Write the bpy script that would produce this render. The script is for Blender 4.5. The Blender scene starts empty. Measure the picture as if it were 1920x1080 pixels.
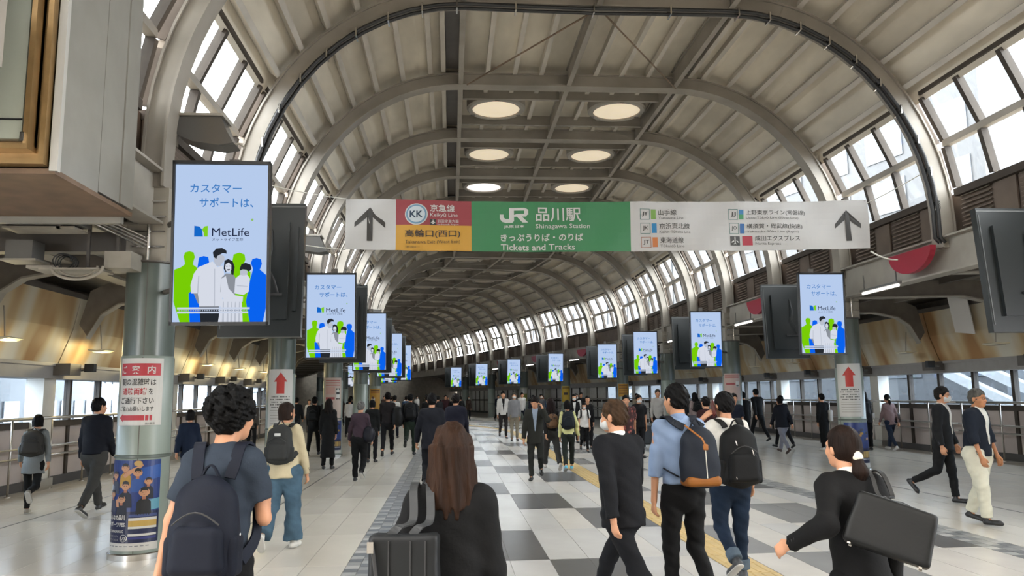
import bpy, math, random
import numpy as np
from mathutils import Vector, Matrix
random.seed(7)
SC = bpy.context.scene
COL = SC.collection
R = math.radians

# ------------------------------------------------------------------ camera, sky, sun, exposure
cam_d = bpy.data.cameras.new('camera')
cam = bpy.data.objects.new('camera', cam_d); COL.objects.link(cam)
cam_d.sensor_fit = 'HORIZONTAL'; cam_d.sensor_width = 36.0
cam_d.lens = 36.0 * 1450 / 1920
cam_d.clip_start = 0.05; cam_d.clip_end = 600
_yaw, _pit, _rol = 0.0800, 0.1373, -0.0129
cam.matrix_world = (Matrix.Translation((0, 0, 1.65)) @ Matrix.Rotation(-_yaw, 4, 'Z')
                    @ Matrix.Rotation(math.pi / 2 + _pit, 4, 'X') @ Matrix.Rotation(_rol, 4, 'Z'))
SC.camera = cam
world = bpy.data.worlds.new('sky'); SC.world = world; world.use_nodes = True
wn = world.node_tree.nodes; wl = world.node_tree.links
bg = wn['Background']
_tc = wn.new('ShaderNodeTexCoord'); _sep = wn.new('ShaderNodeSeparateXYZ'); _rmp = wn.new('ShaderNodeValToRGB')
wl.new(_tc.outputs['Generated'], _sep.inputs[0]); wl.new(_sep.outputs['Z'], _rmp.inputs[0]); wl.new(_rmp.outputs[0], bg.inputs['Color'])
_rmp.color_ramp.elements[0].position = 0.0; _rmp.color_ramp.elements[0].color = (0.97, 0.97, 0.98, 1)
_rmp.color_ramp.elements[1].position = 0.6; _rmp.color_ramp.elements[1].color = (1.0, 0.965, 0.91, 1)
bg.inputs['Strength'].default_value = 22.0
SC.view_settings.view_transform = 'Standard'; SC.view_settings.look = 'None'
SC.view_settings.gamma = 1.0; SC.view_settings.use_curve_mapping = False
SC.view_settings.exposure = 0.0
cy = SC.cycles
try:
    cy.use_denoising = True
    cy.max_bounces = 8; cy.diffuse_bounces = 5; cy.glossy_bounces = 3; cy.transmission_bounces = 4
    cy.transparent_max_bounces = 10; cy.sample_clamp_indirect = 6.0; cy.caustics_reflective = False; cy.caustics_refractive = False
    cy.use_light_tree = True
except Exception:
    pass

# ------------------------------------------------------------------ materials
def S(h):
    h = h.lstrip('#'); out = []
    for i in (0, 2, 4):
        c = int(h[i:i + 2], 16) / 255
        out.append(c / 12.92 if c <= 0.04045 else ((c + 0.055) / 1.055) ** 2.4)
    return tuple(out)
_mats = {}
def mat(name, col, rough=0.6, metal=0.0, noise=0.0, nscale=4.0, stretch=(1, 1, 1), bump=0.0, bscale=30.0, col2=None, spec=None, emit=0.0, coords='Object', lo=0.35, hi=0.65, detail=4, bdist=0.02):
    if name in _mats: return _mats[name]
    if isinstance(col, str): col = S(col)
    if isinstance(col2, str): col2 = S(col2)
    m = bpy.data.materials.new(name); m.use_nodes = True
    n = m.node_tree.nodes; l = m.node_tree.links; b = n['Principled BSDF']
    b.inputs['Base Color'].default_value = (*col, 1); b.inputs['Roughness'].default_value = rough
    b.inputs['Metallic'].default_value = metal
    if spec is not None: b.inputs['Specular IOR Level'].default_value = spec
    if emit:
        b.inputs['Emission Color'].default_value = (*col, 1); b.inputs['Emission Strength'].default_value = emit
    m.diffuse_color = (*col, 1)
    if noise or col2 or bump:
        tc = n.new('ShaderNodeTexCoord'); mp = n.new('ShaderNodeMapping'); l.new(tc.outputs[coords], mp.inputs[0])
        mp.inputs['Scale'].default_value = stretch
    if noise or col2:
        t = n.new('ShaderNodeTexNoise'); t.inputs['Scale'].default_value = nscale; t.inputs['Detail'].default_value = detail
        l.new(mp.outputs[0], t.inputs[0])
        rp = n.new('ShaderNodeValToRGB'); l.new(t.outputs[0], rp.inputs[0])
        c2 = col2 if col2 else tuple(c * (1 - noise) for c in col)
        rp.color_ramp.elements[0].position = lo; rp.color_ramp.elements[0].color = (*c2, 1)
        rp.color_ramp.elements[1].position = hi; rp.color_ramp.elements[1].color = (*col, 1)
        l.new(rp.outputs[0], b.inputs['Base Color'])
    if bump:
        t2 = n.new('ShaderNodeTexNoise'); t2.inputs['Scale'].default_value = bscale; t2.inputs['Detail'].default_value = 4
        l.new(mp.outputs[0], t2.inputs[0])
        bp = n.new('ShaderNodeBump'); bp.inputs['Strength'].default_value = bump; bp.inputs['Distance'].default_value = bdist
        l.new(t2.outputs[0], bp.inputs['Height']); l.new(bp.outputs[0], b.inputs['Normal'])
    _mats[name] = m
    return m
def emis(name, col, st=1.0):
    if name in _mats: return _mats[name]
    if isinstance(col, str): col = S(col)
    m = bpy.data.materials.new(name); m.use_nodes = True
    n = m.node_tree.nodes; l = m.node_tree.links; n.clear()
    o = n.new('ShaderNodeOutputMaterial'); e = n.new('ShaderNodeEmission')
    e.inputs[0].default_value = (*col, 1); e.inputs[1].default_value = st
    l.new(e.outputs[0], o.inputs[0]); m.diffuse_color = (*col, 1)
    _mats[name] = m
    return m
def glass(name, tint=(0.93, 0.97, 1.0), refl=0.08):
    if name in _mats: return _mats[name]
    m = bpy.data.materials.new(name); m.use_nodes = True
    n = m.node_tree.nodes; l = m.node_tree.links; n.clear()
    o = n.new('ShaderNodeOutputMaterial'); mx = n.new('ShaderNodeMixShader')
    t = n.new('ShaderNodeBsdfTransparent'); g = n.new('ShaderNodeBsdfGlossy')
    t.inputs[0].default_value = (*tint, 1); g.inputs['Roughness'].default_value = 0.03
    mx.inputs[0].default_value = refl
    l.new(t.outputs[0], mx.inputs[1]); l.new(g.outputs[0], mx.inputs[2]); l.new(mx.outputs[0], o.inputs[0])
    _mats[name] = m
    return m

# ------------------------------------------------------------------ plan of the concourse: straight, then a bend to the left
CX, S0, S1, TH = 2.48, 34.0, 40.0, 0.265
def warp(x, y):
    u = x - CX; k = TH / (S1 - S0)
    if y <= S0: return x, y
    if y <= S1:
        a = k * (y - S0); cx = CX - (1 - math.cos(a)) / k; cyy = S0 + math.sin(a) / k
    else:
        a = TH; cx = CX - (1 - math.cos(a)) / k - math.sin(a) * (y - S1); cyy = S0 + math.sin(a) / k + math.cos(a) * (y - S1)
    return cx + u * math.cos(a), cyy + u * math.sin(a)
def warp_rot(y):
    return 0.0 if y <= S0 else (TH if y >= S1 else TH * (y - S0) / (S1 - S0))

# ------------------------------------------------------------------ mesh building
class MB:
    def __init__(s): s.v = []; s.f = []; s.mi = []; s.m = 0
    def add(s, vs, fs, m=None):
        b = len(s.v); s.v += [tuple(p) for p in vs]; s.f += [tuple(b + i for i in f) for f in fs]
        s.mi += [s.m if m is None else m] * len(fs); return s
    def box(s, x0, x1, y0, y1, z0, z1, m=None, nobottom=False):
        vs = [(x0, y0, z0), (x1, y0, z0), (x1, y1, z0), (x0, y1, z0), (x0, y0, z1), (x1, y0, z1), (x1, y1, z1), (x0, y1, z1)]
        fs = [(4, 5, 6, 7), (0, 1, 5, 4), (1, 2, 6, 5), (2, 3, 7, 6), (3, 0, 4, 7)]
        if not nobottom: fs.append((3, 2, 1, 0))
        return s.add(vs, fs, m)
    def obox(s, c, h, M, m=None):
        vs = []
        for dz in (-1, 1):
            for dx, dy in ((-1, -1), (1, -1), (1, 1), (-1, 1)):
                vs.append(tuple(Vector(c) + M @ Vector((dx * h[0], dy * h[1], dz * h[2]))))
        return s.add(vs, [(4, 5, 6, 7), (0, 1, 5, 4), (1, 2, 6, 5), (2, 3, 7, 6), (3, 0, 4, 7), (3, 2, 1, 0)], m)
    def prism(s, pts, y0, y1, m=None, axis='y'):   # polygon (a,b) extruded
        n = len(pts)
        def P(a, b, t): return (a, t, b) if axis == 'y' else ((t, a, b) if axis == 'x' else (a, b, t))
        vs = [P(a, b, y0) for a, b in pts] + [P(a, b, y1) for a, b in pts]
        fs = [tuple(range(n - 1, -1, -1)), tuple(range(n, 2 * n))] + [(i, (i + 1) % n, n + (i + 1) % n, n + i) for i in range(n)]
        return s.add(vs, fs, m)
    def tube(s, pts, r, n=8, m=None, caps=True, flat=1.0):
        pts = [Vector(p) for p in pts]; rings = []; up = Vector((0, 0, 1))
        rr = r if isinstance(r, (list, tuple)) else [r] * len(pts)
        prev = None; base = len(s.v); vs = []
        for i, p in enumerate(pts):
            d = (pts[min(i + 1, len(pts) - 1)] - pts[max(i - 1, 0)]).normalized()
            a = prev if prev is not None else (up.cross(d) if abs(d.z) < 0.95 else Vector((1, 0, 0)))
            a = (a - d * a.dot(d)).normalized(); b = d.cross(a); prev = a
            for k in range(n):
                t = 2 * math.pi * k / n
                vs.append(tuple(p + a * (math.cos(t) * rr[i]) + b * (math.sin(t) * rr[i] * flat)))
        fs = []
        for i in range(len(pts) - 1):
            for k in range(n):
                fs.append((i * n + k, i * n + (k + 1) % n, (i + 1) * n + (k + 1) % n, (i + 1) * n + k))
        if caps: fs.append(tuple(range(n - 1, -1, -1))); fs.append(tuple((len(pts) - 1) * n + k for k in range(n)))
        return s.add(vs, fs, m)
    def ribbon(s, pts, w, t, side, m=None):        # flat strap: side = list/one vector for the width direction
        pts = [Vector(p) for p in pts]; vs = []
        for i, p in enumerate(pts):
            d = (pts[min(i + 1, len(pts) - 1)] - pts[max(i - 1, 0)]).normalized()
            a = Vector(side[i] if isinstance(side, list) else side); a = (a - d * a.dot(d)).normalized(); b = d.cross(a)
            for da, db in ((-1, -1), (1, -1), (1, 1), (-1, 1)): vs.append(tuple(p + a * (da * w / 2) + b * (db * t / 2)))
        fs = []
        for i in range(len(pts) - 1):
            for k in range(4): fs.append((i * 4 + k, i * 4 + (k + 1) % 4, (i + 1) * 4 + (k + 1) % 4, (i + 1) * 4 + k))
        n = len(pts); fs.append((3, 2, 1, 0)); fs.append(tuple((n - 1) * 4 + k for k in range(4)))
        return s.add(vs, fs, m)
    def lathe(s, prof, c=(0, 0), n=32, m=None, a0=0, a1=2 * math.pi):
        full = abs(a1 - a0 - 2 * math.pi) < 1e-6; k = n if full else n + 1; vs = []; fs = []
        for (r, z) in prof:
            for i in range(k):
                t = a0 + (a1 - a0) * i / n; vs.append((c[0] + r * math.cos(t), c[1] + r * math.sin(t), z))
        for j in range(len(prof) - 1):
            for i in range(n):
                i2 = (i + 1) % k; fs.append((j * k + i, j * k + i2, (j + 1) * k + i2, (j + 1) * k + i))
        return s.add(vs, fs, m)
    def build(s, name, mats, parent=None, warped=False, smooth=False, loc=None, bevel=0, kind=None, label=None, mesh_only=False):
        me = bpy.data.meshes.new(name)
        v = s.v
        if warped: v = [(*warp(p[0], p[1]), p[2]) for p in v]
        me.from_pydata(v, [], s.f)
        if not isinstance(mats, (list, tuple)): mats = [mats]
        for m in mats: me.materials.append(m)
        if len(mats) > 1: me.polygons.foreach_set('material_index', s.mi)
        if smooth: me.polygons.foreach_set('use_smooth', [True] * len(s.f))
        me.update()
        if mesh_only: return me
        return link(name, me, parent, loc, kind, label, bevel)
def link(name, me, parent=None, loc=None, kind=None, label=None, bevel=0):
    o = bpy.data.objects.new(name, me); COL.objects.link(o)
    if parent is not None: o.parent = parent
    if loc is not None: o.location = loc
    if kind: o['kind'] = kind
    if label: o['label'] = label
    if bevel:
        b = o.modifiers.new('bevel', 'BEVEL'); b.width = bevel; b.segments = 2; b.limit_method = 'ANGLE'
    return o
def smooth_by_angle(o, ang=40):
    me = o.data; me.polygons.foreach_set('use_smooth', [True] * len(me.polygons))
    try: me.set_sharp_from_angle(angle=R(ang))
    except Exception: pass
def empty(name, loc=(0, 0, 0), rz=0.0, label=None, cat=None, group=None, kind=None):
    o = bpy.data.objects.new(name, None); COL.objects.link(o); o.empty_display_size = 0.2
    o.location = loc; o.rotation_euler = (0, 0, rz)
    if label: o['label'] = label
    if cat: o['category'] = cat
    if group: o['group'] = group
    if kind: o['kind'] = kind
    return o
def tag(o, label, cat, group=None):
    o['label'] = label; o['category'] = cat
    if group: o['group'] = group
    return o
def copy_tree(o, parent=None):
    c = o.copy(); COL.objects.link(c)
    if parent is not None: c.parent = parent
    for ch in list(o.children): copy_tree(ch, c)
    return c
def circ(cx, cz, r, n=20, a0=0, a1=360):
    return [(cx + r * math.cos(R(a0 + (a1 - a0) * i / n)), cz + r * math.sin(R(a0 + (a1 - a0) * i / n))) for i in range(n if a1 - a0 >= 360 else n + 1)]

_tx = {}
def text2d(st, size=1.0, bold=0.0, align='LEFT', wide=1.0):
    key = (st, bold)
    if key not in _tx:
        cu = bpy.data.curves.new('lettering', 'FONT'); cu.body = st; cu.size = 1.0; cu.offset = bold; cu.resolution_u = 2
        o = bpy.data.objects.new('lettering', cu); me = bpy.data.meshes.new_from_object(o)
        V = [(v.co.x, v.co.y) for v in me.vertices]; F = [tuple(p.vertices) for p in me.polygons]
        bpy.data.objects.remove(o); bpy.data.curves.remove(cu); bpy.data.meshes.remove(me)
        _tx[key] = (V, F)
    V, F = _tx[key]
    if not V: return [], []
    x0 = min(v[0] for v in V); x1 = max(v[0] for v in V); dx = {'LEFT': x0, 'CENTER': (x0 + x1) / 2, 'RIGHT': x1}[align]
    return [((v[0] - dx) * size * wide, v[1] * size) for v in V], F
def text_fit(st, x0, x1, y0, h, bold=0.0):     # lettering stretched to the box x0..x1, baseline y0, cap height about h
    V, F = text2d(st, 1.0, bold)
    if not V: return [], []
    a = min(v[0] for v in V); b = max(v[0] for v in V); c = min(v[1] for v in V); d = max(v[1] for v in V)
    return [(x0 + (v[0] - a) / (b - a) * (x1 - x0), y0 + (v[1] - c) / (d - c) * h) for v in V], F
# ------------------------------------------------------------------ materials of the building
M_STEEL = mat('painted_steel', (0.30, 0.27, 0.232), 0.6, noise=0.25, spec=.3, nscale=1.3, bump=0.05, bscale=9)
M_STEEL_L = mat('pale_painted_steel', (0.33, 0.305, 0.265), 0.55, spec=.3, noise=0.18, nscale=2.0)
M_PURLIN = mat('purlin_paint', (0.52, 0.48, 0.42), 0.6, spec=.3, noise=0.15, nscale=2)
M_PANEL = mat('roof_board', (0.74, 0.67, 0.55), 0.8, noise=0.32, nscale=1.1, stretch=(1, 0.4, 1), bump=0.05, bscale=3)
M_DARKST = mat('dark_steel', (0.10, 0.088, 0.078), 0.5, noise=0.2)
M_FRAME = mat('window_frame_bronze', (0.06, 0.05, 0.042), 0.6, noise=0.2, spec=.15)
M_LOUV = mat('louvre_brown', (0.12, 0.09, 0.07), 0.6, noise=0.25, nscale=3)
M_GLASS = glass('window_glass')
M_SIDE = glass('side_window_glass', (0.72, 0.80, 0.88), 0.10)
M_T1 = mat('floor_tile_pale', (0.74, 0.69, 0.605), 0.19, noise=0.10, nscale=0.8, spec=0.6)
M_T2 = mat('floor_tile_pale_grey', (0.68, 0.64, 0.57), 0.21, noise=0.12, nscale=1.0)
M_T3 = mat('floor_tile_light_centre', (0.53, 0.515, 0.495), 0.26, noise=0.12, nscale=1.2)
M_T4 = mat('floor_tile_dark', (0.11, 0.107, 0.104), 0.28, noise=0.15, nscale=1.5)
M_T5 = mat('floor_tile_light_warm', (0.60, 0.565, 0.52), 0.25, noise=0.12, nscale=1.2)
M_T6 = mat('floor_tile_mid', (0.23, 0.225, 0.22), 0.27, noise=0.12, nscale=1.2)
M_GROUT = mat('floor_grout', (0.22, 0.21, 0.19), 0.8)
M_YEL = mat('tactile_yellow', (0.56, 0.40, 0.17), 0.5, noise=0.2, nscale=3)
M_COLU = mat('column_grey_green', (0.085, 0.104, 0.090), 0.28, noise=0.1, nscale=2)
M_COLL = mat('column_pale_green', (0.20, 0.235, 0.205), 0.3, noise=0.08, nscale=2)
M_CHROME = mat('brushed_steel', (0.62, 0.60, 0.57), 0.22, metal=1.0)
M_RAIL = mat('handrail_steel', (0.42, 0.40, 0.37), 0.3, metal=0.9)
M_BLACK = mat('black_plastic', (0.012, 0.013, 0.015), 0.35)
M_CABLE = mat('black_cable', (0.02, 0.02, 0.021), 0.5)
M_GREYBOX = mat('grey_box_paint', (0.13, 0.125, 0.115), 0.5, noise=0.1)
M_BEIGE = mat('beige_paint', (0.33, 0.30, 0.25), 0.5, noise=0.15, nscale=5)
M_PIL = mat('pillar_cream', (0.5, 0.48, 0.43), 0.4, noise=0.08)
M_WBOARD = mat('wall_board_pink_beige', (0.42, 0.36, 0.33), 0.5, noise=0.12, nscale=2)
M_KERB = mat('kerb_dark', (0.055, 0.052, 0.05), 0.45)
M_HEAD = mat('header_grey', (0.25, 0.235, 0.225), 0.5, noise=0.1)
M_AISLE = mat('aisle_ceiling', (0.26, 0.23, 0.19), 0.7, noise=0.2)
M_WEB = mat('brace_web', (.16, .14, .12), .6, noise=.2)
M_STAIN = None
def stained():
    m = bpy.data.materials.new('stained_panel'); m.use_nodes = True
    n = m.node_tree.nodes; l = m.node_tree.links; b = n['Principled BSDF']; b.inputs['Roughness'].default_value = 0.55
    tc = n.new('ShaderNodeTexCoord'); mp = n.new('ShaderNodeMapping'); l.new(tc.outputs['Object'], mp.inputs[0])
    mp.inputs['Scale'].default_value = (1, 1, 0.16)
    t = n.new('ShaderNodeTexNoise'); t.inputs['Scale'].default_value = 1.1; t.inputs['Detail'].default_value = 2; t.inputs['Distortion'].default_value = 0.0
    l.new(mp.outputs[0], t.inputs[0]); rp = n.new('ShaderNodeValToRGB'); l.new(t.outputs[0], rp.inputs[0])
    e = rp.color_ramp.elements; e[0].position = 0.36; e[0].color = (0.27, 0.14, 0.05, 1); e[1].position = 0.60; e[1].color = (0.50, 0.47, 0.39, 1)
    k = e.new(0.47); k.color = (0.42, 0.31, 0.17, 1)
    l.new(rp.outputs[0], b.inputs['Base Color'])
    return m
M_STAIN = stained()

# ------------------------------------------------------------------ floor
RIBS = [8.7 + 3.4 * k for k in range(-2, 23)]            # arch positions along the hall
YEND = RIBS[-1]
f = MB()
ys = [-3 + 2.0 * i for i in range(44)]
for a, b in zip(ys[:-1], ys[1:]): f.box(-8.3, 13.3, a, b, -0.30, -0.004)
floor = f.build('floor', M_GROUT, warped=True, kind='structure', label='polished pale tile floor with a dark and light checker band down the middle')
MX0, MX1, MY0, MY1 = -1.03, -0.62, 5.58, 5.99
PER = 1.74; Y0 = 8.05
def tile_mat(x, k):
    if x < MX0 or x > MY1: return (M_T1, M_T2)[(int(x * 7) * 31 + k * 17) % 5 == 0]
    if x < 2.6:
        c = math.floor((x - 0.2) / 0.8)
        if (k + c) % 3 == 0 and c >= 0: return M_T4
        if c < 0 and (k % 3 == 0) and x > -0.25: return M_T6
        return M_T3 if (k * 5 + int(x * 5)) % 3 else M_T5
    c = math.floor((x - 1.0) / 0.8)
    if (k + c) % 3 == 2: return M_T4 if c >= 5 else M_T6
    return M_T5 if (k * 3 + int(x * 5)) % 4 else M_T3
def xcells():
    xs = []
    x = MX0
    while x > -8.0: xs.append((max(x - 0.405, -8.1), x)); x -= 0.405
    x = MX1
    while x < 2.59: xs.append((x, x + 0.4025)); x += 0.4025
    x = 3.0
    while x < 5.55: xs.append((x, x + 0.43)); x += 0.43
    x = MY1
    while x < 13.0: xs.append((x, min(x + 0.41, 13.1))); x += 0.41
    return xs
cells = []
for k in range(-6, 44):
    ya = Y0 + PER * k; yb = ya + PER
    for (xa, xb) in xcells():
        xm = (xa + xb) / 2; cells.append((ya, yb, xa, xb, tile_mat(xm, k)))
def inview(c):
    d = max(c[0], 5.9); return c[1] > 6.6 and -0.60 * d - .4 < (c[2] + c[3]) / 2 < 0.78 * d + .6
near = sorted([c for c in cells if inview(c)], key=lambda c: c[0])[:290]; ns = set(id(c) for c in near)
_tm = {}
for c in near:
    w, h = c[3] - c[2] - .006, c[1] - c[0] - .006
    key = (round(w, 3), round(h, 3), c[4].name)
    if key not in _tm:
        b = MB(); b.box(0, w, 0, h, -.004, 0, nobottom=True); _tm[key] = b.build('floor_tile', c[4], mesh_only=True)
    link('floor_tile', _tm[key], floor, (c[2] + .003, c[0] + .003, 0))
rest = MB(); mm = [M_T1, M_T2, M_T3, M_T4, M_T5, M_T6]
for c in cells:
    if id(c) in ns: continue
    n = 3 if c[1] > 33 else 1
    rest.box(c[2] + .003, c[3] - .003, c[0] + .003, c[1] - .003, -.004, 0, mm.index(c[4]), nobottom=True)
rest.build('distant_tiles', mm, floor, warped=True, kind='stuff')
MS = [mat('mosaic_%s' % w, c, .3) for w, c in (('dark', (.16, .165, .17)), ('mid', (.27, .27, .265)), ('pale', (.46, .45, .43)), ('light', (.36, .36, .35)))]
for side, (xa, xb) in enumerate(((MX0, MX1), (MY0, MY1))):
    b = MB(); y = 5.5; j = 0; n3 = 3
    while y < 62:
        for i in range(n3):
            w = (xb - xa) / n3; yy = y + (0.07 if i % 2 else 0)
            b.box(xa + i * w + .003, xa + (i + 1) * w - .003, yy, yy + .15 - .006, -.004, .0005, [0, 2, 1, 0, 3, 1][(j + i * 2 + (j // 5)) % 6], nobottom=True)
        y += .15; j += 1
    b.build('mosaic_band', MS, floor, warped=True, kind='stuff')
# tactile strip
def tact(y0, y1, b):
    b.box(2.61, 2.99, y0 + .004, y1 - .004, -.004, .001, nobottom=True)
    for i in range(4):
        x = 2.61 + .055 + i * .09
        b.prism([(x - .018, .001), (x - .008, .006), (x + .008, .006), (x + .018, .001)], y0 + .03, y1 - .03)
b = MB(); tact(0, .4, b); tme = b.build('tactile_tile', M_YEL, mesh_only=True)
y = 4.0
while y < 33.5: link('tactile_tile', tme, floor, (0, y, 0)); y += .4
b = MB()
while y < 62: tact(y, y + .4, b); y += .4
b.build('distant_tactile_tiles', M_YEL, floor, warped=True, kind='stuff')
for x in (-2.65, -5.9, 7.63, 10.86):
    b = MB(); y = 0
    while y < 70: b.box(x - .012, x + .012, y, y + 2, -.004, .0015); y += 2
    b.build('joint_strip', M_KERB, floor, warped=True)

# ------------------------------------------------------------------ arched roof
def ell_pts(off, a0=90.0, a1=0.0, n=14):
    return [(2.25 + (3.38 + off) * math.cos(R(a0 + (a1 - a0) * i / n)), 4.4 + (3.65 + off) * math.sin(R(a0 + (a1 - a0) * i / n))) for i in range(n + 1)]
ceiling = MB()
def skin_pts():
    P = ell_pts(.44, 90, 31, 9); L = [(-u, z) for u, z in P][::-1]
    return L + P
sk = skin_pts()
RB0, RB1 = RIBS[0] - 3.4, YEND
def strip_skin(b, y0, y1, pts, th=.05):
    for (u0, z0), (u1, z1) in zip(pts[:-1], pts[1:]):
        vs = [(CX + u0, y0, z0), (CX + u1, y0, z1), (CX + u1, y1, z1), (CX + u0, y1, z0)]
        vs += [(x, y, z + th) for x, y, z in vs]
        b.add(vs, [(0, 1, 2, 3), (7, 6, 5, 4), (0, 4, 5, 1), (1, 5, 6, 2), (2, 6, 7, 3), (3, 7, 4, 0)])
for a in RIBS[:-1]: strip_skin(ceiling, a, a + 3.4, sk)
strip_skin(ceiling, RB0, RB0 + 3.4, sk)
ceiling = ceiling.build('ceiling', M_PANEL, warped=True, kind='structure', label='arched roof of taupe boards between curved steel ribs')
def rib_mesh(y, leg=3.98, base=3.98):
    b = MB()
    for side in (1, -1):
        inn = [(0, 8.05)] + ell_pts(0, 90, 0, 16) + [(5.63, leg)]
        out = [(0, 8.33)] + ell_pts(.26, 90, 0, 16) + [(5.89, leg)]
        i2 = [(0, 8.085)] + ell_pts(.03, 90, 0, 16) + [(5.66, leg)]
        o2 = [(0, 8.30)] + ell_pts(.23, 90, 0, 16) + [(5.86, leg)]
        for A, B, w in ((inn, i2, .15), (i2, o2, .105), (o2, out, .14)):
            n = len(A); vs = []
            for (ua, za), (ub, zb) in zip(A, B):
                for u, z, yy in ((ua, za, y - w), (ub, zb, y - w), (ub, zb, y + w), (ua, za, y + w)): vs.append((CX + side * u, yy, z))
            fs = []
            for i in range(n - 1):
                for k in range(4): fs.append((i * 4 + k, i * 4 + (k + 1) % 4, i * 4 + 4 + (k + 1) % 4, i * 4 + 4 + k)[::side])
            fs.append((0, 1, 2, 3)); fs.append(tuple((n - 1) * 4 + k for k in (3, 2, 1, 0)))
            b.add(vs, fs)
    return b
for y in RIBS:
    o = rib_mesh(y).build('roof_rib', M_STEEL if y < 100 else M_STEEL, ceiling, warped=True); smooth_by_angle(o, 25)
PU = [(-1.70, 8.36), (-1.13, 8.36), (-.57, 8.36), (.57, 8.36), (1.13, 8.36), (1.70, 8.36)]
PA = [80, 71, 62, 53.4, 44.8, 36.3]
BAYS = list(zip(RIBS[:-1], RIBS[1:]))
def purlin(b, u, z, ang, y0, y1, w=.045, d=.07):
    M = Matrix.Rotation(ang, 3, 'Y'); c = (CX + u, (y0 + y1) / 2, z); b.obox(c, (w, (y1 - y0) / 2 - .03, d), M)
far = MB()
for k, (a, c) in enumerate(BAYS):
    ps = [(u, z, 0) for u, z in PU]
    for A in PA:
        for s in (1, -1):
            ps.append((s * (2.25 + 3.72 * math.cos(R(A))), 4.4 + 3.99 * math.sin(R(A)), s * R(90 - A)))
    for s in (1, -1): ps.append((s * 2.62, 8.38, 0))
    for (u, z, an) in ps:
        if k < 16:
            b = MB(); purlin(b, u, z, an, a + .1, c - .1); b.build('purlin', M_PURLIN, ceiling, warped=True)
        else: purlin(far, u, z, an, a + .1, c - .1)
    for u in (-2.26, 0, 2.26):
        b = MB(); x = CX + u
        b.box(x - .05, x + .05, a + .12, c - .12, 8.06, 8.08); b.box(x - .012, x + .012, a + .12, c - .12, 8.08, 8.40)
        b.box(x - .05, x + .05, a + .12, c - .12, 8.40, 8.42)
        b.build('roof_beam', M_STEEL, ceiling, warped=True)
    if k >= 4:
        ym = (a + c) / 2
        for yy in (ym - .82, ym + .82):
            for u0, u1 in ((-2.2, -.06), (.06, 2.2)):
                b = MB(); b.box(CX + u0, CX + u1, yy - .04, yy + .04, 8.14, 8.16); b.box(CX + u0, CX + u1, yy - .01, yy + .01, 8.16, 8.38)
                b.build('cross_beam', M_STEEL, ceiling, warped=True)
    elif k >= 2: pass
far.build('distant_purlins', M_PURLIN, ceiling, warped=True, kind='stuff')
# wide dark troughs either side of the flat crown
for s in (-1, 1):
    b = MB()
    for a, c in BAYS: b.box(CX + s * 2.44 - .13, CX + s * 2.44 + .13, a + .12, c - .12, 8.40, 8.44)
    b.build('gutter_trough', M_DARKST, ceiling, warped=True)
# round skylights under a closed roof; sky glow is put in as emission
CNT = 'first second third fourth fifth sixth seventh eighth ninth tenth eleventh twelfth thirteenth fourteenth fifteenth sixteenth seventeenth eighteenth nineteenth twentieth'.split()
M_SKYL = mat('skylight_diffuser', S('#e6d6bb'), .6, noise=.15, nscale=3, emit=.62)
M_SKYD = mat('skylight_diffuser_dim', S('#8f8474'), .6, emit=.12)  # weaker painted glow for the distant skylights
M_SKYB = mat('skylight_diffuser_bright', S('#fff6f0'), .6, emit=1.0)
for k, (a, c) in enumerate(BAYS):
    if k < 4: continue
    for s in (-1, 1):
        x, y = warp(CX + s * 1.42, (a + c) / 2)
        sk_ = MB(); sk_.lathe([(.55, 8.26), (.55, 8.20), (.64, 8.20), (.68, 8.24), (.68, 8.42)], (0, 0), 36)
        t = empty('round_skylight', (x, y, 0), 0)
        names = {4: 'nearest', 5: 'second nearest', 6: 'third nearest', 7: 'fourth nearest'}
        t['label'] = 'round skylight with added glow %s of the centre beam, %s counting away%s' % ('left' if s < 0 else 'right', CNT[k - 4], ', bright white' if (k, s) == (6, -1) else '')
        t['category'] = 'ceiling light'; t['group'] = 'round skylights'
        o = sk_.build('frame_ring', M_STEEL_L, t); smooth_by_angle(o, 30)
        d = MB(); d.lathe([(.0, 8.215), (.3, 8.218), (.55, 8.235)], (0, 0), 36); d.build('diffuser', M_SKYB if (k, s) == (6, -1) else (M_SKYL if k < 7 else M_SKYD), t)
        for q in range(3):
            an = 2.1 * q + .5; m_ = MB(); m_.box(-.05, .05, -.02, .02, 8.19, 8.205)
            o = m_.build('clip', M_DARKST, t); o.location = (.62 * math.cos(an), .62 * math.sin(an), 0)

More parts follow.
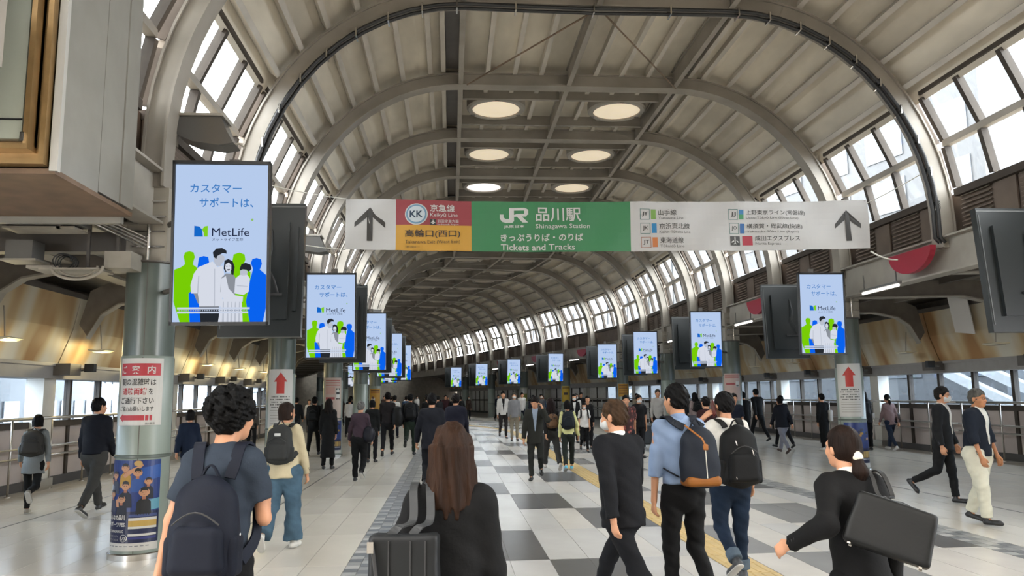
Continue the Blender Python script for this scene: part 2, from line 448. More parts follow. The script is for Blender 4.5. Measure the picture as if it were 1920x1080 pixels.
# ------------------------------------------------------------------ clerestory windows, louvres
WP = [(5.50, 6.62), (5.84, 5.75), (5.98, 4.94)]
WID = {1: 'window_1', -1: 'window_2'}
for s in (1, -1):
    win = MB()
    def wbar(b, p, q, y0, y1, h=.06, t=.05):   # bar running along the hall at profile point p, facing q
        pass
    def P(u, y, z): return (CX + s * u, y, z)
    def lerp(p, q, t): return (p[0] + (q[0] - p[0]) * t, p[1] + (q[1] - p[1]) * t)
    def bar_along(b, pu, pz, y0, y1, hu, hz):
        b.box(CX + s * pu - hu, CX + s * pu + hu, y0, y1, pz - hz, pz + hz)
    for a, c in BAYS:
        bar_along(win, 5.50, 6.66, a + .14, c - .14, .07, .07)
        bar_along(win, 5.98, 4.90, a + .14, c - .14, .08, .06)
    win = win.build(WID[s], M_FRAME, warped=True, kind='structure', label='band of clerestory windows along the %s side of the roof' % ('right' if s > 0 else 'left'))
    tr = MB()
    for a, c in BAYS: bar_along(tr, 5.84, 5.75, a + .14, c - .14, .06, .055)
    tr.build('transom', M_STEEL, win, warped=True)
    farb = MB(); farg = MB()
    for k, (a, c) in enumerate(BAYS):
        for (p, q) in ((WP[0], WP[1]), (WP[1], WP[2])):
            p = (p[0], p[1] - .06); q = (q[0], q[1] + .06)
            ysn = [a + .14, a + .42, a + 1.38, a + 2.36, c - .14] if k >= 0 else []
            for i, yy in enumerate(ysn):
                M = Matrix.Rotation(s * math.atan2(q[0] - p[0], p[1] - q[1]) * -1, 3, 'Y')
                cc = P((p[0] + q[0]) / 2, yy, (p[1] + q[1]) / 2); L = math.hypot(p[0] - q[0], p[1] - q[1]) / 2
                tgt = MB() if k < 8 else farb
                tgt.obox(cc, (.06, .045, L), M)
                if k < 8: tgt.build('mullion', M_FRAME, win)
            for i in range(len(ysn) - 1):
                vs = [P(p[0] + .02, ysn[i] + .03, p[1]), P(p[0] + .02, ysn[i + 1] - .03, p[1]), P(q[0] + .02, ysn[i + 1] - .03, q[1]), P(q[0] + .02, ysn[i] + .03, q[1])]
                vs += [(x + s * .008, y, z) for x, y, z in vs]
                tgt = MB() if k < 12 else farg
                tgt.add(vs, [(0, 1, 2, 3), (7, 6, 5, 4), (0, 4, 5, 1), (1, 5, 6, 2), (2, 6, 7, 3), (3, 7, 4, 0)])
                if k < 12: tgt.build('pane', M_GLASS, win, warped=True)
    farb.build('distant_mullions', M_FRAME, win, warped=True, kind='stuff'); farg.build('distant_panes', M_GLASS, win, warped=True, kind='stuff')
    # roof side wall under the windows: brown louvre bays
    wl_ = MB()
    SB = BAYS if s > 0 else [BAYS[0], (5.3, 5.35), (7.45, 8.7)] + BAYS[2:]
    for a, c in BAYS:
        wl_.box(CX + s * 6.06 - .03, CX + s * 6.06 + .03, a, c, 3.9, 4.92)
    M_SLAT = mat('louvre_slat', (.17, .135, .11), .6, spec=.2)
    lv = wl_.build('trim_1' if s > 0 else 'trim_2', M_LOUV, warped=True, kind='structure', label='brown louvre band under the %s clerestory windows' % ('right' if s > 0 else 'left'))
    fl_ = MB(); ln = 0
    for k, (a, c) in enumerate(BAYS):
        for i, (y0, y1, isl) in enumerate(((a + .15, a + .95, 0), (a + 1.0, a + 1.85, 1), (a + 1.95, a + 2.45, 0), (a + 2.5, c - .2, 1))):
            if isl:
                for j in range(9):
                    z = 4.24 + j * .072
                    tgt = MB() if ln < 290 and k < 16 else fl_
                    x = CX + s * 5.98; tgt.add([(x - .02, y0, z), (x + .02, y0, z + .03), (x + .02, y1, z + .03), (x - .02, y1, z), (x - .02, y0, z + .008), (x + .02, y0, z + .038), (x + .02, y1, z + .038), (x - .02, y1, z + .008)],
                        [(3, 2, 1, 0), (4, 5, 6, 7), (0, 1, 5, 4), (1, 2, 6, 5), (2, 3, 7, 6), (3, 0, 4, 7)])
                    if tgt is not fl_: tgt.build('slat', M_SLAT, lv, warped=True); ln += 1
            else:
                b = MB(); b.box(CX + s * 6.0 - .015, CX + s * 6.0 + .015, y0, y1, 4.22, 4.86); b.build('louvre_panel', M_LOUV, lv, warped=True)
    fl_.build('distant_slats', M_LOUV, lv, warped=True, kind='stuff')
    # long beams at column-head level
    bm = MB()
    for a, c in SB:
        x = CX + s * 5.78
        bm.box(x - .02, x + .02, a, c, 3.58, 4.16); bm.box(x - .14, x + .14, a, c, 4.14, 4.17); bm.box(x - .14, x + .14, a, c, 3.56, 3.59)
    bm.build('edge_beam', M_STEEL_L, lv, warped=True)
    bm = MB()
    for a, c in BAYS: bm.box(CX + s * 6.1 - .1, CX + s * 6.1 + .1, a, c, 4.1, 4.2)
    bm.build('sill_beam', M_STEEL, lv, warped=True)

# ------------------------------------------------------------------ side aisles: ceiling, braces, stained panels, outer walls
def gusset(b, y, s):
    A = [(5.9, 3.58), (8.3, 3.62), (8.9, 3.50), (9.2, 3.30), (9.45, 2.85)]
    B = [(5.9, 3.93), (8.3, 3.95), (9.1, 3.92), (9.45, 3.75), (9.62, 3.10)]
    for P_, Q_, w, mi_ in (([(u, z - .03) for u, z in A], A, .10, 0), (A, B, .02, 1)):
        vs = []; n = len(P_)
        for (ua, za), (ub, zb) in zip(P_, Q_):
            for u, z, yy in ((ua, za, y - w), (ub, zb, y - w), (ub, zb, y + w), (ua, za, y + w)): vs.append((CX + s * u, yy, z))
        fs = []
        for i in range(n - 1):
            for k in range(4): fs.append((i * 4 + k, i * 4 + (k + 1) % 4, i * 4 + 4 + (k + 1) % 4, i * 4 + 4 + k)[::s])
        fs += [(0, 1, 2, 3), tuple((n - 1) * 4 + k for k in (3, 2, 1, 0))]
        b.add(vs, fs, mi_)
for s in (1, -1):
    side = 'right' if s > 0 else 'left'
    c_ = MB()
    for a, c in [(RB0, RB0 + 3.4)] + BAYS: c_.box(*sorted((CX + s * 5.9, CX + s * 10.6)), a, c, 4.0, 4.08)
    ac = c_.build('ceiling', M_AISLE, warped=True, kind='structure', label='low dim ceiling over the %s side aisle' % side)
    for y in RIBS:
        b = MB(); gusset(b, y, s); o = b.build('curved_brace', [M_STEEL_L, M_WEB], ac, warped=True)
    for u in (6.9, 7.9, 8.9):
        b = MB()
        for a, c in BAYS: b.box(CX + s * u - .05, CX + s * u + .05, a, c, 3.86, 4.0)
        b.build('joist', M_DARKST if u == 7.9 else M_STEEL, ac, warped=True)
    # wall
    w = MB()
    for a, c in BAYS: w.box(*sorted((CX + s * 10.36, CX + s * 10.6)), a, c, 0, .17)
    wall = w.build('wall_' + side, M_KERB, warped=True, kind='structure', label='outer wall of the %s aisle with windows above panelled boards' % side)
    hd = MB()
    for a, c in BAYS:
        hd.box(*sorted((CX + s * 10.0, CX + s * 10.6)), a, c, 2.07, 2.34); hd.box(*sorted((CX + s * 9.96, CX + s * 10.02)), a, c, 2.30, 2.36)
    hd.build('header', M_HEAD, wall, warped=True)
    sl = MB()
    for a, c in BAYS: sl.box(*sorted((CX + s * 10.34, CX + s * 10.6)), a, c, 1.14, 1.26)
    sl.build('sill', M_FRAME, wall, warped=True)
    for k, (a, c) in enumerate(BAYS):
        # stained sloping panel, one sheet per bay, joint at each rib
        b = MB(); y0, y1 = a + .02, c - .02
        vs = [(CX + s * 9.62, y0, 3.62), (CX + s * 9.62, y1, 3.62), (CX + s * 9.98, y1, 2.34), (CX + s * 9.98, y0, 2.34)]
        mid = [(CX + s * 9.80, y0, 3.02), (CX + s * 9.80, y1, 3.02)]
        V = [vs[0], vs[1], (CX + s * 9.74, y1, 3.0), (CX + s * 9.74, y0, 3.0), vs[2], vs[3]]
        V2 = [(x + s * .02, y, z + .005) for x, y, z in V]
        b.add(V + V2, [(0, 1, 2, 3), (3, 2, 4, 5), (9, 8, 7, 6), (11, 10, 8, 9), (0, 6, 7, 1), (5, 4, 10, 11), (0, 3, 9, 6), (3, 5, 11, 9), (1, 7, 8, 2), (2, 8, 10, 4)])
        b.build('stained_panel', M_STAIN, wall, warped=True)
    t_ = MB()
    for a, c in BAYS: t_.box(*sorted((CX + s * 9.6, CX + s * 9.72)), a, c, 3.60, 3.70)
    t_.build('panel_rail', M_DARKST, wall, warped=True)
    bk = MB()
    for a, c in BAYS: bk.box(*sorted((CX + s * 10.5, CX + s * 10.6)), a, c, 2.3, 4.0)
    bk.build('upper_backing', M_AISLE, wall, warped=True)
    fb, fg, fm = MB(), MB(), MB()
    y = 6.03 - 6.8; i = 0
    solid_from = 46 if s > 0 else 60
    while y < YEND - 1.5:
        nearb = y < 40
        y1 = y + 1.36
        # pillar at every column line (every fifth post)
        if i % 5 == 2:
            p = MB(); yc = y + 1.36 * .5 + .0
            yc = 8.75 + 6.8 * round((y - 8.75 + .7) / 6.8)
            p.box(*sorted((CX + s * 10.12, CX + s * 10.45)), yc - .22, yc + .22, .2, 2.07)
            o = p.build('pillar', M_PIL, wall, warped=True)
            q_ = MB(); q_.box(*sorted((CX + s * 10.08, CX + s * 10.45)), yc - .26, yc + .26, 0, .2); q_.build('pillar_base', M_CHROME, wall, warped=True)
        m_ = MB() if nearb else fm
        m_.box(*sorted((CX + s * 10.36, CX + s * 10.48)), y - .05, y + .05, .17, 2.07)
        if nearb: m_.build('mullion', M_FRAME, wall, warped=True)
        g = MB() if nearb else fg
        if y < solid_from:
            g.box(*sorted((CX + s * 10.42, CX + s * 10.43)), y + .05, y1 - .05, 1.26, 2.07)
            if nearb: g.build('pane', M_SIDE, wall, warped=True)
        b = MB() if nearb else fb
        b.box(*sorted((CX + s * 10.40, CX + s * 10.5)), y + (.05 if y < solid_from else 0), y1 - (.05 if y < solid_from else 0), .165, 1.145 if y < solid_from else 2.08)
        if nearb: b.build('wall_board', M_WBOARD, wall, warped=True)
        y = y1; i += 1
    M_HOARD = mat('white_hoarding', (.78, .765, .74), .5, noise=.1)
    fm.build('distant_mullions', M_FRAME, wall, warped=True, kind='stuff'); fg.build('distant_panes', M_SIDE, wall, warped=True, kind='stuff'); fb.build('distant_boards', M_HOARD, wall, warped=True, kind='stuff')
    # handrail
    hr = empty('handrail', (0, 0, 0), 0, 'triple steel handrail standing along the %s window wall' % side, 'handrail')
    for z, r in ((1.33, .03), (.80, .022), (.63, .022)):
        yy = 5.0
        while yy < 60:
            x = CX + s * 10.12; pts = [(*warp(x, yy + t), z) for t in (0, 1.1, 2.2, 3.3)]
            # broken around each pillar
            b = MB(); b.tube([(*warp(x, yy + .0), z), (*warp(x, yy + 1.7), z), (*warp(x, yy + 3.4), z)], r, 8); o = b.build('rail', M_RAIL, hr, smooth=True)
            yy += 3.4
    yy = 6.2
    while yy < 56:
        x = CX + s * 10.12; wx, wy = warp(x, yy)
        b = MB(); b.tube([(wx, wy, .0), (wx, wy, 1.31)], .02, 8); b.lathe([(.05, 0), (.05, .02), (.02, .022)], (wx, wy), 12); b.build('post', M_RAIL, hr, smooth=True)
        yy += 1.36
# end wall far away
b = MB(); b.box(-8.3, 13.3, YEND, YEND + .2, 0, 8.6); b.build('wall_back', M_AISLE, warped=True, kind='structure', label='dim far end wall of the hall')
b = MB(); b.box(-8.3, 13.3, -2.9, -2.7, 0, 8.6); b.build('wall_front', mat('front_wall', (.35, .33, .30), .7, noise=.1), kind='structure', label='wall behind the viewer')

# portals guide sky light through the glazing (they add no light)
for s in (1, -1):
    for y0, y1 in ((2, 34),):
        for (u, z, sz, an) in ((6.1, 5.8, 1.8, s * R(80)), (10.7, 1.66, .85, s * R(90))):
            L = bpy.data.lights.new('daylight_portal', 'AREA'); L.shape = 'RECTANGLE'; L.size = sz; L.size_y = y1 - y0; L.energy = 1
            o = bpy.data.objects.new('daylight_portal', L); COL.objects.link(o); o.location = (CX + s * u, (y0 + y1) / 2, z)
            o.rotation_euler = (0, an, 0); L.cycles.is_portal = True
# ------------------------------------------------------------------ graphics printed or shown flat on a surface
class Flat:
    """collects flat coloured shapes; place(x, z, layer) gives the 3-D point"""
    def __init__(s, place, strip=0): s.place = place; s.b = MB(); s.mats = []; s.strip = strip
    def mi(s, m):
        if m not in s.mats: s.mats.append(m)
        return s.mats.index(m)
    def poly(s, pts, m, layer=1):
        xs = [q[0] for q in pts]
        if s.strip and max(xs) - min(xs) > s.strip * 1.4:
            n = int(math.ceil((max(xs) - min(xs)) / s.strip)); a = min(xs); w = (max(xs) - a) / n
            for i in range(n):
                P_ = pts
                for lim, sg in ((a + i * w, 1), (a + (i + 1) * w, -1)):
                    out = []
                    for j in range(len(P_)):
                        p, q = P_[j], P_[(j + 1) % len(P_)]; ip = (p[0] - lim) * sg >= -1e-9; iq = (q[0] - lim) * sg >= -1e-9
                        if ip: out.append(p)
                        if ip != iq and abs(q[0] - p[0]) > 1e-12: t = (lim - p[0]) / (q[0] - p[0]); out.append((lim, p[1] + (q[1] - p[1]) * t))
                    P_ = out
                    if len(P_) < 3: break
                if len(P_) >= 3:
                    st = s.strip; s.strip = 0; s.poly(P_, m, layer); s.strip = st
            return
        n = len(pts); s.b.add([s.place(x, z, layer) for x, z in pts], [tuple(range(n))], s.mi(m))
    def rect(s, x0, x1, z0, z1, m, layer=1, nx=1):
        for i in range(nx):
            a = x0 + (x1 - x0) * i / nx; c = x0 + (x1 - x0) * (i + 1) / nx
            s.poly([(a, z0), (c, z0), (c, z1), (a, z1)], m, layer)
    def text(s, st, x0, x1, z0, h, m, layer=2, bold=0.0):
        V, F = text_fit(st, x0, x1, z0, h, bold)
        if V: s.b.add([s.place(x, z, layer) for x, z in V], F, s.mi(m))
    def ring(s, x, z, r0, r1, m, layer=1, n=32):
        for i in range(n):
            a, c = 2 * math.pi * i / n, 2 * math.pi * (i + 1) / n
            s.poly([(x + r0 * math.cos(a), z + r0 * math.sin(a)), (x + r1 * math.cos(a), z + r1 * math.sin(a)), (x + r1 * math.cos(c), z + r1 * math.sin(c)), (x + r0 * math.cos(c), z + r0 * math.sin(c))], m, layer)
    def frame(s, x0, x1, z0, z1, t, m, layer=1):
        s.rect(x0, x1, z1 - t, z1, m, layer); s.rect(x0, x1, z0, z0 + t, m, layer); s.rect(x0, x0 + t, z0 + t, z1 - t, m, layer); s.rect(x1 - t, x1, z0 + t, z1 - t, m, layer)
    def build(s, name, parent=None): return s.b.build(name, s.mats, parent)
def pr(h, rough=.55): return mat('print_' + h, tuple(c * .55 for c in S(h)), rough)

# ------------------------------------------------------------------ the station banner across the hall
bt = empty('station_banner', (2.84, 13.0, 4.54), 0, 'long cloth station banner with red, yellow, green and white fields strung across the hall', 'banner')
def by(x, z): return .03 * math.sin(x * 1.3) + .015 * math.sin(x * 3.1 + z * 4) + .012 * math.sin(x * 7 - z * 5)
def sagp(px): t = (px - 649) / 979; return 4.6 * math.sin(math.pi * t)
def bpos(px, py, layer=0):
    # sheet measured 979 x 94 units, top left at (649, 374)
    x = -1.77 + (px - 649) * .00942; z = 4.985 - (py - 374 - 5 * (px - 649) / 979) * .00934
    return (x - 2.84, by(x, z) - .004 * layer, z - 4.54)
g = MB(); NX, NZ = 120, 8; vs = []
fields = [(649, 738.5), (738.5, 875), (875, 1168.5), (1168.5, 1628)]
fm_ = [pr('#d9d6d2'), pr('#a8434a'), pr('#e3a93a'), pr('#3f8f5a')]
for (a, c), mid in zip(fields, (0, 1, 3, 0)):
    n = max(6, int((c - a) / 8))
    for i in range(n):
        for j in range(NZ):
            xa, xb = a + (c - a) * i / n, a + (c - a) * (i + 1) / n; za, zb = 374 + 94 * j / NZ, 374 + 94 * (j + 1) / NZ
            m_ = mid if not (mid == 1 and j >= 4) else 2
            q = [bpos(xa, za + sagp(xa)), bpos(xb, za + sagp(xb)), bpos(xb, zb + sagp(xb)), bpos(xa, zb + sagp(xa))]
            g.add(q + [(x, y + .006, z) for x, y, z in q], [(3, 2, 1, 0), (4, 5, 6, 7)], m_)
o = g.build('cloth', fm_, bt, smooth=True)
F = Flat(lambda x, z, l: bpos(x, z, l))
K, W, G_ = pr('#3a3632'), pr('#e8e6e0'), pr('#77736e')
def Z1(x): return 640 + x / 3.692
def Y1(y): return 360 + y / 3.692
def T1(st, x0, x1, y0, y1, m, bold=0.0, layer=2): F.text(st, Z1(x0), Z1(x1), Y1(y1), -(y1 - y0) / 3.692, m, layer, bold)
def Z2(x): return 1150 + x / 3.918
def Y2(y): return 360 + y / 3.918
def T2(st, x0, x1, y0, y1, m, bold=0.0, layer=2): F.text(st, Z2(x0), Z2(x1), Y2(y1), -(y1 - y0) / 3.918, m, layer, bold)
def arrow1(zx, zy, pts, m): F.poly([(zx(a), zy(b)) for a, b in pts], m, 1)
def sub(zx, zy, polys, m):
    for p in polys: F.poly([(zx(a), zy(b)) for a, b in p], m, 1)
sub(Z1, Y1, [[(92, 215), (92, 248), (174, 180), (174, 150)], [(194, 112), (92, 215), (174, 150), (194, 135)], [(174, 130), (174, 340), (212, 340), (212, 130)], [(194, 112), (212, 150), (294, 220), (294, 215)], [(212, 150), (212, 180), (294, 252), (294, 215)], [(194, 112), (174, 132), (212, 132)]], K)
F.build('arrow_mark', bt); F = Flat(F.place)
F.poly([(Z1(500 + 76 * math.cos(R(t))), Y1(158 + 74 * math.sin(R(t)))) for t in range(0, 360, 12)], W, 1)
F.poly([(Z1(500 + 69 * math.cos(R(t))), Y1(158 + 67 * math.sin(R(t)))) for t in range(0, 360, 12)], pr('#7fa9c4'), 2)
F.poly([(Z1(500 + 58 * math.cos(R(t))), Y1(158 + 56 * math.sin(R(t)))) for t in range(0, 360, 12)], pr('#dfe7ec'), 3)
T1('KK', 456, 543, 135, 182, pr('#1d3a55'), .02, 4)
F.build('line_badge', bt); F = Flat(F.place)
T1('京急線', 592, 755, 90, 140, W, .015); T1('Keikyū Line', 592, 775, 148, 182, W)
F.rect(Z1(592), Z1(630), Y1(192), Y1(232), K, 1)
def plane(cx, cy, r, zx, zy, m, layer=2):
    for p in ([(-.12, -.9), (.12, -.9), (.12, .9), (-.12, .9)], [(-.12, -.25), (-.95, .35), (-.95, .55), (-.12, .25)], [(.12, -.25), (.95, .35), (.95, .55), (.12, .25)], [(-.1, .6), (-.42, .85), (-.42, 1.0), (-.1, .9)], [(.1, .6), (.42, .85), (.42, 1.0), (.1, .9)]):
        F.poly([(zx(cx + r * a), zy(cy + r * b)) for a, b in p], m, layer)
plane(611, 211, 16, Z1, Y1, W)
T1('羽田空港方面', 640, 782, 194, 218, W); T1('for Haneda Airport', 640, 782, 222, 236, W)
F.build('airport_lettering', bt); F = Flat(F.place)
T1('高輪口(西口)', 425, 792, 264, 322, K, .012); T1('Takanawa Exit (West Exit)', 427, 792, 334, 366, pr('#6d5a35'))
F.text('港南口', Z1(427), Z1(520), Y1(388), -14 / 3.692, pr('#8a7138'), 2)
def jr(x0, x1, y0, y1):
    def q(a, b): return (Z1(x0 + (x1 - x0) * a), Y1(y0 + (y1 - y0) * b))
    for p in ([(0, .42), (.13, .42), (.13, .60), (.2, .72), (.2, .98), (.08, .9), (0, .7)], [(.2, .72), (.33, .72), (.33, .98), (.2, .98)], [(.33, 0), (.5, 0), (.5, .86), (.44, .98), (.33, .98)],
              [(.5, 0), (.86, 0), (.95, .06), (.95, .17), (.5, .17)], [(.86, 0), (1, .12), (1, .46), (.86, .46)], [(.6, .40), (.98, .40), (.93, .58), (.6, .58)], [(.6, .58), (.78, .58), (1, .98), (.8, .98)], [(.5, .46), (.6, .40), (.6, .58), (.5, .58)]):
        F.poly([q(a, b) for a, b in p], W, 1)
F.build('exit_lettering', bt); F = Flat(F.place)
jr(1060, 1252, 110, 215)
T1('JR東日本', 1086, 1226, 228, 252, W, .02)
F.build('railway_logo', bt); F = Flat(F.place)
T1('品川駅', 1304, 1612, 108, 206, W, .012); T1('Shinagawa Station', 1301, 1674, 222, 262, W, .005)
F.build('station_lettering', bt); F = Flat(F.place)
T1('きっぷうりば・のりば', 1064, 1624, 290, 342, W, .02); T1('Tickets and Tracks', 1064, 1566, 362, 404, W, .01)
for i, (cd, col, jp, en, x1, x2, xe) in enumerate((('JY', '#86b34f', '山手線', 'Yamanote Line', 278, 413, 463), ('JK', '#2a8fc7', '京浜東北線', 'Keihin-Tōhoku Line', 282, 508, 512), ('JT', '#dd8548', '東海道線', 'Tōkaidō Line', 284, 458, 463))):
    F.build('ticket_lettering' if i == 0 else 'line_entry', bt); F = Flat(F.place)
    y = 132 + i * 104; x = 142 + i * 3; cm = pr(col)
    F.frame(Z2(x), Z2(x + 72), Y2(y + 72), Y2(y), 1.2 if 0 else .9, pr('#3d7d74') if i < 2 else pr('#b9683e'), 1)
    T2(cd, x + 16, x + 58, y + 18, y + 54, K, .01); F.rect(Z2(x + 82), Z2(x + 118), Y2(y), Y2(y + 72), cm, 1)
    T2(jp, x1, x2, y, y + 44, K); T2(en, x1, xe, y + 54, y + 74, G_)
for i, (cd, col, jp, en, x1, x2, xe) in enumerate((('JJ', '#2a7fb7', '上野東京ライン(常磐線)', 'Ueno-Tōkyō Line (Jōban Line)', 940, 1395, 1342), ('JO', '#2a6db0', '横須賀・総武線(快速)', 'Yokosuka·Sōbu Line (Rapid)', 944, 1368, 1338))):
    F.build('line_entry', bt); F = Flat(F.place)
    y = 130 + i * 104; x = 805 + i * 5
    F.frame(Z2(x), Z2(x + 72), Y2(y + 72), Y2(y), .9, pr('#3d7d74'), 1)
    T2(cd, x + 18, x + 56, y + 18, y + 54, K, .01); F.rect(Z2(x + 82), Z2(x + 116), Y2(y), Y2(y + (36 if i == 0 else 72)), pr(col), 1)
    if i == 0: F.rect(Z2(x + 82), Z2(x + 116), Y2(y + 36), Y2(y + 72), pr('#3f9a5f'), 1)
    T2(jp, x1, x2, y, y + 42, K); T2(en, x1, xe, y + 50, y + 72, G_)
F.build('line_entry', bt); F = Flat(F.place)
F.rect(Z2(815), Z2(888), Y2(328), Y2(398), K, 1); plane(851, 360, 30, Z2, Y2, W)
F.rect(Z2(908), Z2(983), Y2(326), Y2(397), pr('#c23045'), 1)
sub(Z2, Y2, [[(915, 345), (950, 350), (950, 358), (915, 355)], [(915, 362), (975, 358), (975, 364), (915, 372)], [(950, 350), (975, 335), (978, 340), (958, 358)], [(950, 366), (965, 366), (978, 385), (970, 388)]], W)
T2('成田エクスプレス', 1001, 1342, 324, 364, K); T2('Narita Express', 1003, 1196, 374, 398, G_)
F.build('line_entry', bt); F = Flat(F.place)
sub(Z2, Y2, [[(1616, 240), (1616, 272), (1696, 205), (1696, 175)], [(1706, 132), (1616, 240), (1696, 178), (1706, 160)], [(1696, 150), (1700, 365), (1740, 365), (1726, 150)], [(1706, 132), (1722, 170), (1812, 240), (1808, 230)], [(1722, 170), (1724, 205), (1812, 272), (1812, 236)], [(1706, 132), (1690, 155), (1726, 155)]], K)
F.build('arrow_mark', bt)
b = MB()
for i in range(25):
    x, y, z = bpos(654 + i * 40.4, 375.5 + sagp(654 + i * 40.4)); b.lathe([(.012, -.002), (.012, .004)], (0, 0), 8)
    for q in range(len(b.v) - 16, len(b.v)): vx = b.v[q]; b.v[q] = (x + vx[0], y - .004 - vx[2], z + vx[1])
b.build('eyelet', M_CHROME, bt)
def wire(name, pts, r, m, label, cat, n=6):
    b = MB(); b.tube(pts, r, n); return tag(b.build(name, m, smooth=True), label, cat)
M_ROPE = mat('white_rope', (.6, .58, .52), .8)
def sag(a, c, s, n=10): return [(a[0] + (c[0] - a[0]) * i / n, a[1] + (c[1] - a[1]) * i / n, a[2] + (c[2] - a[2]) * i / n - s * 4 * (i / n) * (1 - i / n)) for i in range(n + 1)]
wire('banner_rope', sag((-1.77, 13, 4.99), (-3.05, 12.2, 5.05), .03), .008, M_ROPE, 'thin rope from the banner upper left corner to the arch', 'rope')
wire('banner_rope', sag((-1.77, 13, 4.11), (-3.05, 12.2, 4.2), .04), .008, M_ROPE, 'thin rope from the banner lower left corner to the arch', 'rope')
wire('banner_rope', sag((7.46, 13, 4.98), (8.1, 12.2, 5.35), .02), .008, M_ROPE, 'thin rope from the banner upper right corner to the arch', 'rope')
wire('banner_rope', sag((7.45, 13, 4.1), (8.1, 12.9, 3.97), .09), .014, M_ROPE, 'white cord sagging from the banner lower right corner to the red cover', 'rope')
M_RUST = mat('rusty_rod', (.22, .15, .10), .7, noise=.4, nscale=20)
wire('tie_rod', [(2.5, 12.1, 8.08), (.35, 15.3, 8.02)], .016, M_RUST, 'rusty tie rod slanting left under the nearest roof bay', 'rod')
wire('tie_rod', [(2.5, 12.1, 8.08), (4.75, 15.3, 8.02)], .016, M_RUST, 'rusty tie rod slanting right under the nearest roof bay', 'rod')
# black cable pair clipped along the arch
cb = empty('arch_cable', (CX, 12.1, 8.0), 0, 'pair of black cables clipped along the inside of the near arch', 'cable')
for dy, off in ((-.16, -.035), (-.10, -.085), (-.03, -.05)):
    pts = []
    for (u, z) in [(-p[0], p[1]) for p in ell_pts(off, 8, 90, 11)] + [(-1.2, 8.03 + off), (0, 8.02 + off), (1.2, 8.04 + off)] + ell_pts(off, 90, -4, 13) + [(5.66, 4.05)]:
        pts.append((u, 12.1 + dy - 12.1, z - 8.0))
    b = MB(); b.tube(pts, .028, 8); b.build('cable', M_CABLE, cb, smooth=True)
for (u, z) in [(-p[0], p[1]) for p in ell_pts(-.02, 20, 88, 7)] + [(-1.4, 8.02), (-.1, 8.02), (1.2, 8.02)] + ell_pts(-.02, 88, 5, 9):
    b = MB(); b.box(u - .012, u + .012, -.20, .02, z - 8.0 - .11, z - 8.0 + .04); b.build('cable_clip', M_CHROME, cb)

